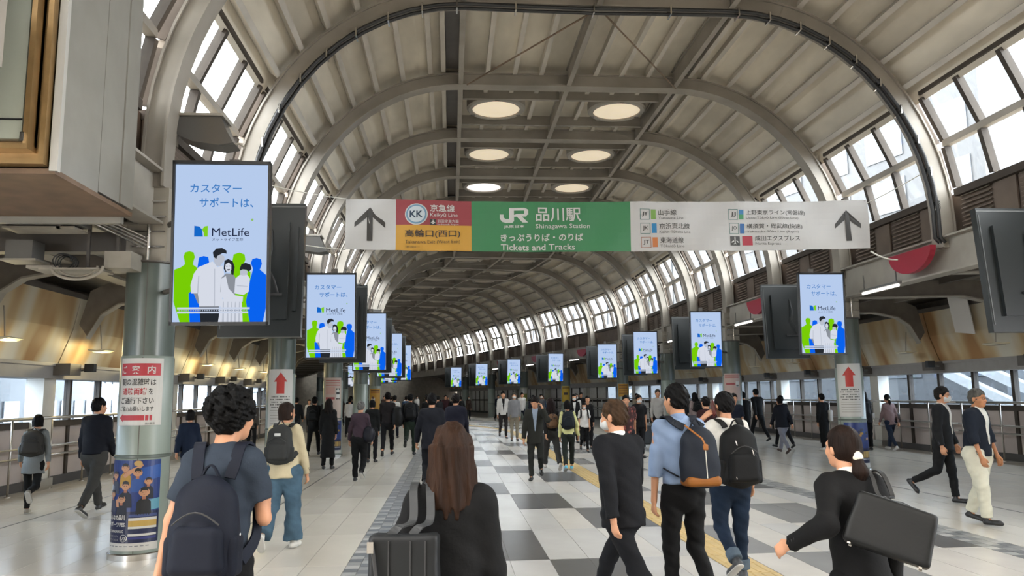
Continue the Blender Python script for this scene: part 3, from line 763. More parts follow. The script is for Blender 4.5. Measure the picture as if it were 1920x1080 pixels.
# ------------------------------------------------------------------ display screens
def E_(h, st=1.0): return emis('screen_' + h, S(h), st)
def screen_picture():
    def pl(px, py, l): return ((px - 336.5) / 563 * .86, -.004 - .0012 * l, (539.5 - py) / 965 * 1.50)
    s = Flat(pl)
    bgc = '#b6cbec'
    s.rect(55, 618, 1023, 58, E_(bgc), 0)
    T = lambda st, x0, x1, y0, y1, m, bold=0.0, layer=4: s.text(st, x0, x1, y1, -(y1 - y0), m, layer, bold)
    T('カスタマー', 145, 456, 178, 232, E_('#3f7cc2'), .01); T('サポートは、', 203, 530, 262, 322, E_('#3f7cc2'), .01)
    s.poly([(175, 437), (205, 441), (222, 460), (228, 503), (175, 503)], E_('#1467c8'), 4)
    s.poly([(257, 437), (238, 440), (222, 458), (232, 480), (235, 503), (257, 503)], E_('#7fce1f'), 4)
    T('MetLife', 282, 508, 450, 500, E_('#1c2540'), 0); T('メットライフ生命', 284, 472, 510, 530, E_('#1c2540'))
    s.poly(circ(525, 398, 8, 8), E_('#8fbf6a'), 3)
    GR, BL, WH, LG, DG, MG = E_('#78cc06'), E_('#0a63ee'), E_('#d5dae6'), E_('#b9bfcc'), E_('#262a30'), E_('#8b9099')
    # coloured silhouettes behind
    s.poly([(60, 706), (100, 690), (124, 672), (120, 650), (114, 625), (122, 600), (148, 592), (174, 600), (182, 628), (174, 655), (172, 675), (200, 695), (225, 712), (225, 1023), (100, 1023), (60, 900)], GR, 1)
    s.poly([(204, 650), (208, 630), (235, 622), (262, 628), (268, 655), (262, 690), (262, 760), (230, 790), (205, 800), (150, 850), (160, 1023), (235, 1023), (235, 800), (215, 700)], BL, 2)
    s.poly([(410, 645), (415, 612), (450, 600), (482, 612), (487, 645), (475, 680), (480, 700), (520, 720), (520, 1023), (380, 1023), (400, 700)], GR, 1)
    s.poly([(520, 665), (530, 640), (555, 633), (582, 642), (588, 670), (576, 705), (616, 738), (616, 940), (600, 1023), (520, 1023), (495, 900), (520, 760), (535, 700)], BL, 2)
    # man
    s.poly([(215, 930), (335, 930), (335, 1023), (225, 1023)], DG, 3)
    s.poly([(160, 800), (178, 730), (205, 690), (290, 655), (320, 690), (352, 680), (360, 730), (350, 930), (215, 930), (205, 850), (165, 850)], WH, 3)
    s.poly([(205, 745), (212, 745), (208, 850), (200, 850)], LG, 4); s.poly([(300, 700), (306, 700), (310, 928), (304, 928)], LG, 4)
    s.poly([(180, 850), (205, 850), (215, 905), (208, 912)], MG, 4)
    s.poly([(296, 615), (330, 606), (360, 625), (362, 650), (348, 665), (335, 685), (310, 680), (298, 655)], LG, 4)
    s.poly([(290, 600), (310, 577), (345, 573), (372, 588), (374, 608), (350, 604), (335, 612), (318, 622), (312, 640), (296, 628)], DG, 5)
    # woman
    s.poly([(345, 755), (372, 728), (415, 730), (432, 760), (430, 880), (360, 880), (340, 840)], MG, 5)
    s.poly([(345, 760), (372, 745), (390, 820), (430, 862), (478, 870), (476, 900), (420, 908), (360, 885), (342, 850)], WH, 6)
    s.poly([(350, 885), (470, 895), (478, 1023), (330, 1023)], WH, 5)
    for x in (358, 385, 408, 430, 455): s.poly([(x, 900), (x + 5, 900), (x + 8, 1023), (x - 4, 1023)], LG, 6)
    s.poly([(362, 650), (385, 640), (412, 655), (424, 690), (418, 738), (405, 735), (400, 700), (385, 680), (372, 725), (358, 700)], DG, 6)
    s.poly([(370, 672), (388, 662), (404, 678), (404, 706), (390, 722), (372, 712), (366, 692)], WH, 7); s.poly([(378, 704), (398, 702), (392, 711), (383, 711)], DG, 8)
    s.poly([(372, 684), (382, 683), (382, 686), (372, 687)], DG, 8); s.poly([(390, 682), (399, 683), (399, 686), (390, 685)], DG, 8)
    # child
    s.poly([(430, 760), (455, 738), (500, 735), (518, 760), (512, 840), (480, 860), (425, 850)], WH, 7)
    s.poly([(440, 800), (505, 806), (505, 810), (440, 806)], LG, 8)
    s.poly([(458, 712), (480, 702), (503, 715), (500, 738), (475, 745), (458, 735)], LG, 7)
    s.poly([(455, 700), (465, 672), (490, 664), (520, 675), (527, 700), (512, 718), (495, 706), (470, 704), (458, 712)], DG, 8)
    # strip of small print along the foot
    s.poly([(85, 935), (520, 935), (520, 946), (85, 946)], E_('#c9d3e6'), 9); s.poly([(85, 960), (512, 960), (512, 971), (85, 971)], E_('#c9d3e6'), 9)
    for i in range(30):
        x = 95 + i * 13.8; s.poly([(x, 949), (x + 8, 949), (x + 8, 957), (x, 957)], E_('#9aa5b8'), 9)
    return s.b.build('picture', s.mats, mesh_only=True)
PIC = screen_picture()
def rbox(b, x0, x1, y0, y1, z0, z1, m=None): b.box(x0, x1, y0, y1, z0, z1, m)
b = MB(); b.box(-.45, .45, .0, .07, -.78, .78); b.box(-.34, .34, .07, .13, -.66, .66); HOUS = b.build('housing', M_BLACK, mesh_only=True)
b = MB()
for x0, x1, z0, z1 in ((-.455, -.432, -.785, .785), (.432, .455, -.785, .785), (-.455, .455, -.785, -.752), (-.455, .455, .752, .785)): b.box(x0, x1, -.024, .004, z0, z1)
BEZ = b.build('bezel', M_BLACK, mesh_only=True)
b = MB()
for z in (-.3, .3): b.box(-.06, .06, .12, .42, z - .03, z + .03)
b.box(-.05, .05, .40, .46, -.5, .9); BRK = b.build('mounting_bracket', M_DARKST, mesh_only=True)
M_DSP = mat('display_casing', (.012, .015, .016), .32)
M_DSP2 = mat('display_casing_edge', (.12, .125, .125), .4, metal=.3)
b = MB(); b.box(-.46, .46, -.10, .0, -.79, .79, 0); b.box(-.30, .30, -.14, -.10, -.6, .55, 0); b.box(-.30, -.28, -.15, -.14, -.6, .55, 0); b.box(-.46, .46, -.105, -.1, .74, .76, 1); b.box(-.44, -.43, -.108, -.1, -.7, .7, 1)
b.box(.36, .40, -.13, -.10, -.5, .5, 0)
BACK = b.build('back_shell', [M_DSP, M_DSP2], mesh_only=True)
b = MB(); b.tube([(.1, -.16, .45), (.12, -.2, .2), (.08, -.21, 0), (.16, -.2, -.15), (.2, -.16, -.3)], .012, 6); b.box(-.05, .25, -.18, -.15, -.33, -.30); BARM = b.build('locking_arm', M_CABLE, mesh_only=True)
b = MB()
for z in (-.25, .25): b.box(-.5, -.2, -.2, -.14, z - .02, z + .02)
b.box(-.26, -.2, -.2, -.14, -.55, .85); BBRK = b.build('mounting_bracket', M_DARKST, mesh_only=True)
ORD = ['nearest', 'second nearest', 'third', 'fourth', 'fifth', 'sixth', 'seventh', 'eighth', 'ninth', 'tenth']
TILT = R(3.5)
for s, x0 in ((-1, -2.17), (1, 7.08)):
    for k in range(0, 9):
        y0 = 7.4 + 6.8 * k
        if s > 0 and k == 0: pass
        else:
            x, y = warp(x0, y0); t = empty('display_screen', (x, y, 3.115), warp_rot(y0))
            t.rotation_euler = (-TILT * 0 , 0, warp_rot(y0))
            idx = k if s < 0 else k - 1
            t['label'] = 'lit advertising screen on the %s row, %s counting away from the viewer' % ('left' if s < 0 else 'right', ORD[idx]); t['category'] = 'screen'; t['group'] = 'lit advertising screens on the %s columns' % ('left' if s < 0 else 'right')
            for nm, me in (('housing', HOUS), ('bezel', BEZ), ('picture', PIC), ('mounting_bracket', BRK)):
                c = link(nm, me, t)
                c.rotation_euler = (TILT, 0, 0)
            b = MB(); dx = -1.16 if s < 0 else 1.21
            for z in (-.3, .45): b.tube([(0, .10, z), (dx - .17 * (1 if dx > 0 else -1), 1.33, z)], .03, 8)
            b.build('support_arm', M_DARKST, t)
        # screen facing the other way, hung back to back
        yb = y0 + 1.68; xb = x0 + (.01 if s < 0 else -.02)
        x, y = warp(xb, yb); t = empty('rear_display', (x, y, 3.115), warp_rot(yb))
        t['label'] = 'black back of the display facing away, %s on the %s row' % (ORD[k], 'left' if s < 0 else 'right'); t['category'] = 'screen'; t['group'] = 'displays facing away on the %s columns' % ('left' if s < 0 else 'right')
        for nm, me in (('back_shell', BACK), ('locking_arm', BARM)):
            c = link(nm, me, t); c.rotation_euler = (-TILT * 1.3, 0, 0)
        b = MB(); dx = -1.17 if s < 0 else 1.23
        for z in (-.3, .45): b.tube([(dx * .25, -.06, z), (dx - .2 * (1 if dx > 0 else -1), -.17, z)], .03, 8)
        b.build('support_arm', M_DARKST, t)

# ------------------------------------------------------------------ columns
def column_mesh(part):
    b = MB()
    if part == 'shaft': b.lathe([(.262, 2.12), (.262, 3.13), (.0, 3.13)], n=40)
    if part == 'cladding': b.lathe([(.272, .07), (.272, 1.04), (.275, 1.05), (.275, 1.07), (.272, 1.08), (.272, 2.10), (.262, 2.12)], n=40)
    if part == 'seam':
        for z0, z1, r in ((1.08, 2.1, .274), (2.12, 3.13, .264), (.07, 1.04, .274)):
            for a in (-80, 10, 100, 190):
                b.box(-.004, .004, -r - .0005, -r + .006, z0, z1)
                M = Matrix.Rotation(R(a + 90), 3, 'Z')
                for q in range(len(b.v) - 8, len(b.v)): b.v[q] = tuple(M @ Vector(b.v[q]))
    if part == 'base_ring': b.lathe([(.30, 0), (.30, .06), (.29, .07), (.272, .07)], n=40)
    if part == 'collar': b.lathe([(.272, 1.035), (.285, 1.04), (.285, 1.065), (.272, 1.075)], n=40)
    if part == 'head': b.box(-.215, .215, -.215, .215, 3.15, 3.98)
    if part == 'cap_plate': b.lathe([(.27, 3.13), (.29, 3.14), (.29, 3.155), (.0, 3.155)], n=32)
    return b
CP = {}
for p, m, sm in (('shaft', M_COLU, 1), ('cladding', M_COLL, 1), ('seam', M_DARKST, 0), ('base_ring', M_CHROME, 1), ('collar', M_COLU, 1), ('head', M_BEIGE, 0), ('cap_plate', M_DARKST, 0)):
    CP[p] = column_mesh(p).build(p, m, mesh_only=True)
    if sm:
        CP[p].polygons.foreach_set('use_smooth', [True] * len(CP[p].polygons))
        try: CP[p].set_sharp_from_angle(angle=R(35))
        except Exception: pass
b = MB(); b.tube([(.03, -.25, 3.16), (.03, -.25, 3.98)], .018, 8)
for z in (3.3, 3.47, 3.64, 3.81): b.box(-.16, .2, -.245, -.225, z, z + .018)
PIPE = b.build('conduit', M_CHROME, mesh_only=True)
for s, cx0 in ((-1, -3.33), (1, 8.29)):
    for k in range(0, 9):
        yc = 8.85 + 6.8 * k; x, y = warp(cx0, yc)
        t = empty('column', (x, y, 0), warp_rot(yc), 'round grey-green column, %s on the %s row%s' % (ORD[k], 'left' if s < 0 else 'right', ', with a blue sports poster' if (s, k) == (-1, 0) else ''), 'column', 'round columns on the %s row' % ('left' if s < 0 else 'right'))
        for p, me in CP.items(): link(p, me, t)
        link('conduit', PIPE, t)
# ------------------------------------------------------------------ notices and posters wrapped on columns
def curved(k, s, a_mid, r):
    yc = 8.85 + 6.8 * k; cx, cyy = warp(-3.33 if s < 0 else 8.29, yc)
    base = math.atan2(-cyy, -cx) + R(a_mid)
    def pl(u, z, l):
        a = base + u / r; rr = r + .0015 * l
        return (cx + rr * math.cos(a), cyy + rr * math.sin(a), z)
    return pl
def sheet(F_, x0, x1, z0, z1, m, n=14, layer=0):
    for i in range(n):
        a, c = x0 + (x1 - x0) * i / n, x0 + (x1 - x0) * (i + 1) / n
        F_.poly([(a, z0), (c, z0), (c, z1), (a, z1)], m, layer)
RED, RED2, BLK, WHT = pr('#cf3a45'), pr('#d63a2e'), pr('#2b2726'), pr('#e9e6df')
r0 = .278
F = Flat(curved(0, -1, -14, r0), .03); sheet(F, -.24, .235, 1.38, 2.09, WHT)
for i in range(10): F.rect(-.225 + i * .043, -.225 + (i + 1) * .043, 1.905, 2.035, RED, 1)
for st, xa, xb in (('ご', -.20, -.15), ('案', -.09, -.005), ('内', .07, .15)): F.text(st, xa, xb, 1.925, .085, WHT, 2, .02)
F.text('朝の混雑時は', -.205, .16, 1.80, .075, BLK, 2, .01); F.text('通路両端', -.19, .07, 1.70, .075, RED, 2, .02); F.text('を', .09, .135, 1.705, .065, BLK, 2, .01)
F.text('ご通行下さい', -.205, .145, 1.605, .07, BLK, 2, .01); F.text('ご協力お願いします', -.215, .145, 1.53, .05, BLK, 2, .005)
F.poly([(-.225, 1.46), (-.17, 1.505), (-.17, 1.415)], RED, 1)
for a, c in ((-.17, -.09), (-.09, -.01), (-.01, .06), (.068, .10), (.11, .135)): F.rect(a, c, 1.433, 1.487, RED, 1)
F.text('品川駅長', .07, .165, 1.39, .02, BLK, 2)
o = F.build('notice_sheet'); tag(o, 'white Japanese notice with red heading and left arrow on the near left column', 'notice')
# sports poster
F = Flat(curved(0, -1, -12, r0), .03); x0, x1, z0, z1 = -.33, .25, .10, 1.02
NAVY, NAVY2 = pr('#16275c', .3), pr('#1d3c86', .3)
def pp(a, c): return (x0 + (x1 - x0) * a, z1 - (z1 - z0) * c)
def pq(pts, m, l): F.poly([pp(a, c) for a, c in pts], m, l)
sheet(F, x0, x1, z0, z1, NAVY2, 16, 0)
for i in range(16): pq([(i / 16, .57), ((i + 1) / 16, .57), ((i + 1) / 16, .915), (i / 16, .915)], pr('#13204e', .3), 1)
for i in range(16): pq([(i / 16, .915), ((i + 1) / 16, .915), ((i + 1) / 16, 1), (i / 16, 1)], WHT, 1)
pq([(.55, .1), (1, .05), (1, .2), (.6, .25)], pr('#2a5fb5', .3), 1); pq([(.75, .45), (1, .43), (1, .55), (.7, .57)], pr('#6db0c8', .3), 1)
SK1, SK2, HR = pr('#d99f78'), pr('#b9785a'), pr('#1c1719')
def player(cx, cz, sc, jersey, arm=None):
    A = .63   # aspect
    def e(x, z, rx, rz, m, l, n=14): pq([(x + rx * math.cos(2 * math.pi * i / n) / A * .63 / .63, z + rz * math.sin(2 * math.pi * i / n)) for i in range(n)], m, l)
    pq([(cx - .11 * sc, cz + .10 * sc), (cx - .035 * sc, cz + .055 * sc), (cx + .035 * sc, cz + .055 * sc), (cx + .11 * sc, cz + .10 * sc), (cx + .125 * sc, cz + .24 * sc), (cx - .125 * sc, cz + .24 * sc)], jersey, 2)
    pq([(cx - .03 * sc, cz + .02 * sc), (cx + .03 * sc, cz + .02 * sc), (cx + .03 * sc, cz + .075 * sc), (cx - .03 * sc, cz + .075 * sc)], SK2, 3)
    e(cx, cz, .055 * sc, .045 * sc, SK1, 4); pq([(cx - .062 * sc, cz + .0 * sc), (cx - .055 * sc, cz - .045 * sc), (cx, cz - .062 * sc), (cx + .055 * sc, cz - .045 * sc), (cx + .062 * sc, cz), (cx + .04 * sc, cz - .02 * sc), (cx - .03 * sc, cz - .022 * sc)], HR, 5)
    for dx in (-.022, .022): pq([(cx + (dx - .01) * sc, cz - .004 * sc), (cx + (dx + .01) * sc, cz - .004 * sc), (cx + (dx + .01) * sc, cz + .002 * sc), (cx + (dx - .01) * sc, cz + .002 * sc)], HR, 5)
    pq([(cx - .018 * sc, cz + .024 * sc), (cx + .018 * sc, cz + .024 * sc), (cx + .01 * sc, cz + .029 * sc), (cx - .01 * sc, cz + .029 * sc)], SK2, 5)
    if arm: pq(arm, SK1, 3)
JN, JB, JD, JW = pr('#232a4c'), pr('#2d5aa8'), pr('#10142a'), pr('#c9ccd6')
player(.38, .085, .9, pr('#c8992f'), [(.34, .17), (.42, .12), (.62, .06), (.66, .03), (.69, .06), (.62, .10), (.44, .17), (.38, .2)])
pq([(.60 + .07 * math.cos(t * .5236), .035 + .032 * math.sin(t * .5236)) for t in range(12)], pr('#d8b06a'), 6)
player(.16, .17, .85, JN); player(.60, .14, .9, JB); player(.78, .24, .8, JD); player(.05, .23, .6, JW); player(.40, .285, 1.0, JD); player(.10, .38, .85, JN); player(.72, .36, 1.05, pr('#0f1118')); player(.33, .43, .95, JD, [(.22, .52), (.20, .44), (.26, .43), (.28, .52)])
F.text('みんなの品川', *(pp(.02, 0)[0], pp(.42, 0)[0]), pp(0, .665)[1], .055, WHT, 5, .03)
F.text('スポーツFES.', *(pp(.02, 0)[0], pp(.44, 0)[0]), pp(0, .735)[1], .05, WHT, 5, .03)
F.text('2025 SHINAGAWACC', *(pp(.03, 0)[0], pp(.40, 0)[0]), pp(0, .80)[1], .028, WHT, 5, .02)
F.text('品川インターシティ', *(pp(.03, 0)[0], pp(.30, 0)[0]), pp(0, .85)[1], .022, WHT, 5); F.text('品川グランドコモンズ', *(pp(.03, 0)[0], pp(.30, 0)[0]), pp(0, .89)[1], .022, WHT, 5)
F.ring(*pp(.40, .86), .034, .038, WHT, 3, 20); F.text('5/31', pp(.345, 0)[0], pp(.475, 0)[0], pp(0, .88)[1], .032, WHT, 5, .02)
for a, c, m in ((.60, .63, pr('#4a5a94')), (.64, .67, WHT), (.67, .735, pr('#d8b25a')), (.735, .76, WHT), (.77, .795, pr('#1a2550')), (.815, .84, WHT), (.85, .875, pr('#3a3f86'))):
    for i in range(6): pq([(.48 + i * .08, a), (.48 + (i + 1) * .08, a), (.48 + (i + 1) * .08, c), (.48 + i * .08, c)], m, 2)
for i in range(9): pq([(.06 + i * .09, .945), (.12 + i * .09, .945), (.12 + i * .09, .953), (.06 + i * .09, .953)], pr('#7a7a84'), 2)
o = F.build('sports_poster'); tag(o, 'blue sports festival poster with players wrapped on the near left column foot', 'poster')
# arrow signs, second columns
def arrow_sign(k, s, am, zt, zb, lab, w=.26):
    F = Flat(curved(k, s, am, r0), .03); sheet(F, -w, w, zb, zt, WHT)
    F.poly([(0, zt - .06), (-.13, zt - .24), (.13, zt - .24)], RED2, 1); F.rect(-.075, .075, zt - .47, zt - .24, RED2, 1, 4)
    zz = zt - .54; j = 0
    while zz > zb + .05:
        n = 14 if j < 5 else 1
        for i in range(n):
            if n > 1:
                if (i * 7 + j * 3) % 6: F.rect(-.2 + i * .028, -.2 + i * .028 + .02, zz, zz + .018, BLK, 1)
            else: F.rect(-.2, .2, zz, zz + .008, pr('#a39f96'), 1, 6)
        zz -= .05; j += 1
    return tag(F.build('arrow_sign'), lab, 'sign')
arrow_sign(1, -1, -2, 2.2, .62, 'white sign with a red up arrow on the second left column')
arrow_sign(1, 1, 0, 2.2, 1.12, 'white sign with a red up arrow on the right column')
def plain_poster(k, s, zt, zb, base, blocks, lab, am=0, w=.26, name='wrapped_poster'):
    F = Flat(curved(k, s, am, r0), .03); sheet(F, -w, w, zb, zt, pr(base))
    for a, c, d, e, h in blocks:
        F.rect(-w + 2 * w * a, -w + 2 * w * c, zt - (zt - zb) * e, zt - (zt - zb) * d, pr(h), 1, 5)
    return tag(F.build(name), lab, 'poster')
TXT = [(.08, .9, .05 + .05 * i, .07 + .05 * i, '#c46a62') for i in range(3)]
PANDA = [(.7, .85, .25, .31, '#efeee9'), (.66, .74, .23, .26, '#222222'), (.82, .9, .23, .26, '#222222'), (.68, .88, .31, .36, '#222222'), (.68, .88, .36, .44, '#efeee9'), (.68, .76, .44, .47, '#222222'), (.81, .88, .44, .47, '#222222')]
plain_poster(2, -1, 2.19, .9, '#d9c3b6', TXT + PANDA + [(.1, .6, .42, .47, '#b5494f'), (.1, .6, .2, .36, '#dfb0a4'), (.05, .6, .6, .605, '#aaa49c'), (.05, .6, .7, .705, '#aaa49c'), (.05, .6, .8, .805, '#aaa49c')], 'pinkish guide poster with a small panda on the third left column')
plain_poster(2, 1, 2.19, 1.40, '#dcbfb4', TXT + [(.15, .65, .35, .42, '#b5494f'), (.7, .9, .3, .5, '#efeee9'), (.72, .88, .42, .48, '#222222')], 'pinkish guide poster on the third column of the right row')
def sports2(k, s, zt=1.0, zb=.1, am=0):
    bl = [(0, 1, .57, .9, '#13204e'), (0, 1, .9, 1, '#e4e2dc')]
    rn = random.Random(k * 9 + s)
    for i in range(16):
        a = rn.random() * .8; d = .08 + rn.random() * .42; bl.append((a, a + .12, d, d + .05, rn.choice(['#d99f78', '#232a4c', '#1c1719', '#c9ccd6', '#c8992f', '#2d5aa8'])))
    bl += [(.05, .5, .62, .66, '#e4e2dc'), (.05, .5, .69, .73, '#e4e2dc'), (.55, .95, .64, .78, '#d8b25a'), (.05, .9, .80, .83, '#c9ccd6')]
    plain_poster(k, s, zt, zb, '#1d3c86', bl, 'blue sports festival poster at the foot of %s' % {(-1, 2): 'the third left column', (1, 1): 'the right column with the red arrow', (-1, 3): 'the fourth left column', (1, 2): 'the third right column'}[(s, k)], am, .3)
sports2(2, -1); sports2(1, 1, am=25); sports2(3, -1)
plain_poster(4, -1, 2.0, 1.0, '#d09a2c', [(.1, .9, .05, .12, '#7a4a1a'), (.1, .9, .16, .2, '#b0701c'), (.15, .5, .4, .7, '#e8dfd0'), (.2, .4, .35, .45, '#5a2020')], 'orange poster with a small figure on the fifth left column')
plain_poster(4, 1, 2.1, 1.5, '#d79b22', [(.1, .9, .1 + .2 * i, .17 + .2 * i, '#8a5a1a') for i in range(4)], 'orange yellow lettered sign on the fifth right column')
plain_poster(5, 1, 2.1, 1.2, '#dcb52e', [(.1, .9, .08, .14, '#7a5a1a'), (.3, .7, .4, .55, '#3a2a2a')], 'yellow poster on the sixth right column')
plain_poster(6, 1, 2.1, 1.2, '#c8c9b0', [(.1, .9, .05, .4, '#e2e2df'), (.1, .9, .45, .95, '#9aa04a')], 'white and olive poster on the seventh right column')

# ------------------------------------------------------------------ near left hanging sign cabinet
M_CAB = mat('cabinet_paint', (.235, .225, .20), .45, noise=.12, nscale=3)
M_BRONZE = mat('bronze_frame', (.42, .27, .12), .3, metal=.6, noise=.25, nscale=5)
M_FACE = mat('sign_face', (.33, .355, .30), .35)
M_UND = mat('cabinet_underside', (.16, .10, .06), .6, noise=.3)
cab = empty('sign_cabinet', (-4.5, 6.7, 3.38), 0, 'large hanging sign cabinet with bronze framed pale face at upper left', 'sign')
def cb_(name, m, *boxes, bev=0):
    b = MB()
    for q in boxes: b.box(q[0] + 4.5, q[1] + 4.5, q[2] - 6.7, q[3] - 6.7, q[4] - 3.38, q[5] - 3.38)
    return b.build(name, m, cab, bevel=bev)
cb_('side_panel', M_CAB, (-3.04, -3.0, 6.0, 6.68, 3.40, 7.2)); cb_('side_panel', M_CAB, (-3.04, -3.0, 6.69, 7.10, 3.42, 7.2), (-3.04, -2.99, 7.11, 7.38, 3.42, 7.2))
cb_('corner_strip', mat('corner_paint', (.40, .39, .36), .4), (-3.04, -2.98, 5.95, 6.0, 3.38, 7.2))
cb_('underside', M_UND, (-7.0, -3.0, 5.96, 7.4, 3.36, 3.40))
cb_('outer_frame', M_BRONZE, (-3.10, -3.06, 5.90, 6.0, 3.46, 7.2), (-7.0, -3.06, 5.90, 6.0, 3.42, 3.46), (-7.0, -3.06, 5.97, 6.0, 3.46, 7.2))
cb_('inner_frame', M_BRONZE, (-3.19, -3.15, 5.84, 5.97, 3.56, 7.2), (-7.0, -3.15, 5.84, 5.97, 3.52, 3.56), (-7.0, -3.15, 5.93, 5.97, 3.56, 7.2))
cb_('sign_face', M_FACE, (-7.0, -3.21, 5.86, 5.92, 3.60, 7.2)); cb_('face_joint', M_BLACK, (-7.0, -3.21, 5.852, 5.862, 3.745, 3.757))
cb_('lower_ledge', M_CAB, (-7.0, -3.1, 7.40, 7.46, 3.30, 3.44)); cb_('frame_clip', M_CHROME, (-3.20, -3.17, 5.82, 5.84, 3.57, 3.64))
cb_('rear_panel', mat('yellowed_panel', (.42, .33, .18), .5, noise=.4, nscale=3), (-3.32, -3.28, 7.42, 7.9, 5.1, 7.4))
cb_('rear_box', M_CAB, (-3.9, -3.3, 7.45, 7.95, 3.42, 7.4))
cb_('hanger_beam', M_DARKST, (-7.0, -3.3, 7.6, 7.75, 3.72, 3.92))

# ------------------------------------------------------------------ trays, cable boxes and lamps of the left aisle
def simple(name, cat, lab, boxes, m, group=None, tubes=(), bev=0):
    xs = [q[0] for q in boxes] + [q[1] for q in boxes]; ysv = [q[2] for q in boxes] + [q[3] for q in boxes]; zs = [q[4] for q in boxes]
    c = ((min(xs) + max(xs)) / 2, (min(ysv) + max(ysv)) / 2, min(zs)) if xs else (0, 0, 0); b = MB()
    for q in boxes: b.box(q[0] - c[0], q[1] - c[0], q[2] - c[1], q[3] - c[1], q[4] - c[2], q[5] - c[2])
    for pts, r in tubes: b.tube([(p[0] - c[0], p[1] - c[1], p[2] - c[2]) for p in pts], r, 8)
    o = b.build(name, m, loc=c, bevel=bev); tag(o, lab, cat, group); return o
tr = empty('cable_tray', (-4.3, 8.4, 3.3), 0, 'grey boxed cable tray hung beside the near left column head', 'cable tray')
def trp(name, m, boxes=(), tubes=()):
    b = MB()
    for q in boxes: b.box(q[0] + 4.3, q[1] + 4.3, q[2] - 8.4, q[3] - 8.4, q[4] - 3.3, q[5] - 3.3)
    for pts, r in tubes: b.tube([(p[0] + 4.3, p[1] - 8.4, p[2] - 3.3) for p in pts], r, 8)
    return b.build(name, m, tr)
trp('tray_box', M_GREYBOX, [(-4.55, -3.75, 8.05, 8.25, 3.42, 3.60)]); trp('tray_box', M_BEIGE, [(-3.62, -3.35, 8.3, 8.6, 3.02, 3.20)])
trp('junction_box', M_GREYBOX, [(-4.62, -4.35, 8.3, 8.55, 3.12, 3.32)]); trp('tray_lid', M_BEIGE, [(-4.5, -3.8, 8.0, 8.3, 3.38, 3.40), (-4.66, -4.3, 8.28, 8.57, 3.10, 3.12)])
trp('dark_beam', M_DARKST, [(-7.5, -3.45, 8.75, 8.95, 3.28, 3.5)]); trp('hanger', M_DARKST, [(-4.5, -4.46, 8.0, 8.05, 3.4, 3.95), (-3.98, -3.94, 8.0, 8.05, 3.38, 3.95), (-3.85, -3.82, 8.4, 8.43, 3.05, 3.6), (-3.55, -3.52, 8.4, 8.43, 3.05, 3.6)])
trp('conduit_bundle', M_CHROME, tubes=[([(-3.75, 8.1, 3.5 + .03 * i), (-3.3, 8.5 + .05 * i, 3.28 + .04 * i)], .014) for i in range(4)])
trp('coiled_cable', M_CABLE, tubes=[([(-4.0 + .10 * math.cos(t * .5), 8.2 + .004 * t, 3.08 + .08 * math.sin(t * .5)) for t in range(50)], .006), ([(-4.85 + .14 * math.cos(t * .5), 8.1 + .003 * t, 3.26 + .06 * math.sin(t * .5)) for t in range(40)], .01)])
trp('cable_loop', M_BEIGE, tubes=[([(-4.0 + .26 * math.sin(a * .16 - 1.5) * 1 + .18, 8.15, 3.02 - .14 * math.cos(a * .16 - 1.5)) for a in range(20)], .016), ([(-4.02 + .2 * math.sin(a * .16 - 1.5) + .18, 8.2, 3.03 - .11 * math.cos(a * .16 - 1.5)) for a in range(20)], .012)])
trp('lower_tray', M_BEIGE, [(-4.2, -3.6, 8.15, 8.5, 2.98, 3.0), (-4.4, -4.1, 8.3, 8.7, 3.02, 3.05)])
# long pale trays and pipes under the aisle ceiling, left
for i, (x, z, w) in enumerate(((-4.4, 3.72, .12), (-5.1, 3.76, .10), (-5.8, 3.70, .14))):
    b = MB(); 
    for a, c in BAYS[2:9]: b.box(x - w, x + w, a, c, z, z + .05)
    tag(b.build('ceiling_tray', M_BEIGE if i != 1 else M_GREYBOX), '%s long cable tray running under the left aisle ceiling' % ('cream', 'grey', 'outermost cream')[i], 'cable tray')
# wall-wash lamps on the left panels and right panels
M_LAMP = emis('lamp_warm', S('#ffe9a8'), 3.0); M_LAMPC = mat('lamp_shade', (.62, .56, .40), .4)
LB = MB(); LB.prism([(-.09, 0), (-.17, .03), (-.15, .05), (.0, .035), (.15, .05), (.17, .03), (.09, 0)], -.22, .22); LS = LB.build('shade', M_LAMPC, mesh_only=True)
LB = MB(); LB.box(-.08, .08, -.2, .2, -.006, .0); LT = LB.build('lamp_panel', M_LAMP, mesh_only=True); LT2 = LT.copy(); LT2.materials.clear(); LT2.materials.append(M_GREYBOX)
LB = MB(); LB.tube([(0, 0, .04), (-.02, .0, .3), (-.05, 0, .55)], .012, 6); LR = LB.build('stem', M_BEIGE, mesh_only=True)
for s in (-1, 1):
    for k in range(1, 10):
        yy = 8.7 + 3.4 * k + 3.4 * 1 - 2.8; u = 9.45; x, y = warp(CX + s * u, yy)
        t = empty('wall_lamp', (x, y, 2.60), warp_rot(yy) + (math.pi if s > 0 else 0), '%s %s small winged lamp on the stained %s panels, counting away' % ('lit warm' if s < 0 else 'unlit', ORD[k - 1], 'left' if s < 0 else 'right'), 'lamp', 'winged lamps on the %s wall' % ('left' if s < 0 else 'right'))
        link('shade', LS, t); link('lamp_panel', LT if s < 0 else LT2, t); link('stem', LR, t)
        if s < 0:
            L = bpy.data.lights.new('lamp_glow', 'POINT'); L.energy = 26; L.color = (1, .82, .42); L.shadow_soft_size = .06
            o = bpy.data.objects.new('lamp_glow', L); COL.objects.link(o); o.location = (x - .12 + .1, y, 2.50)
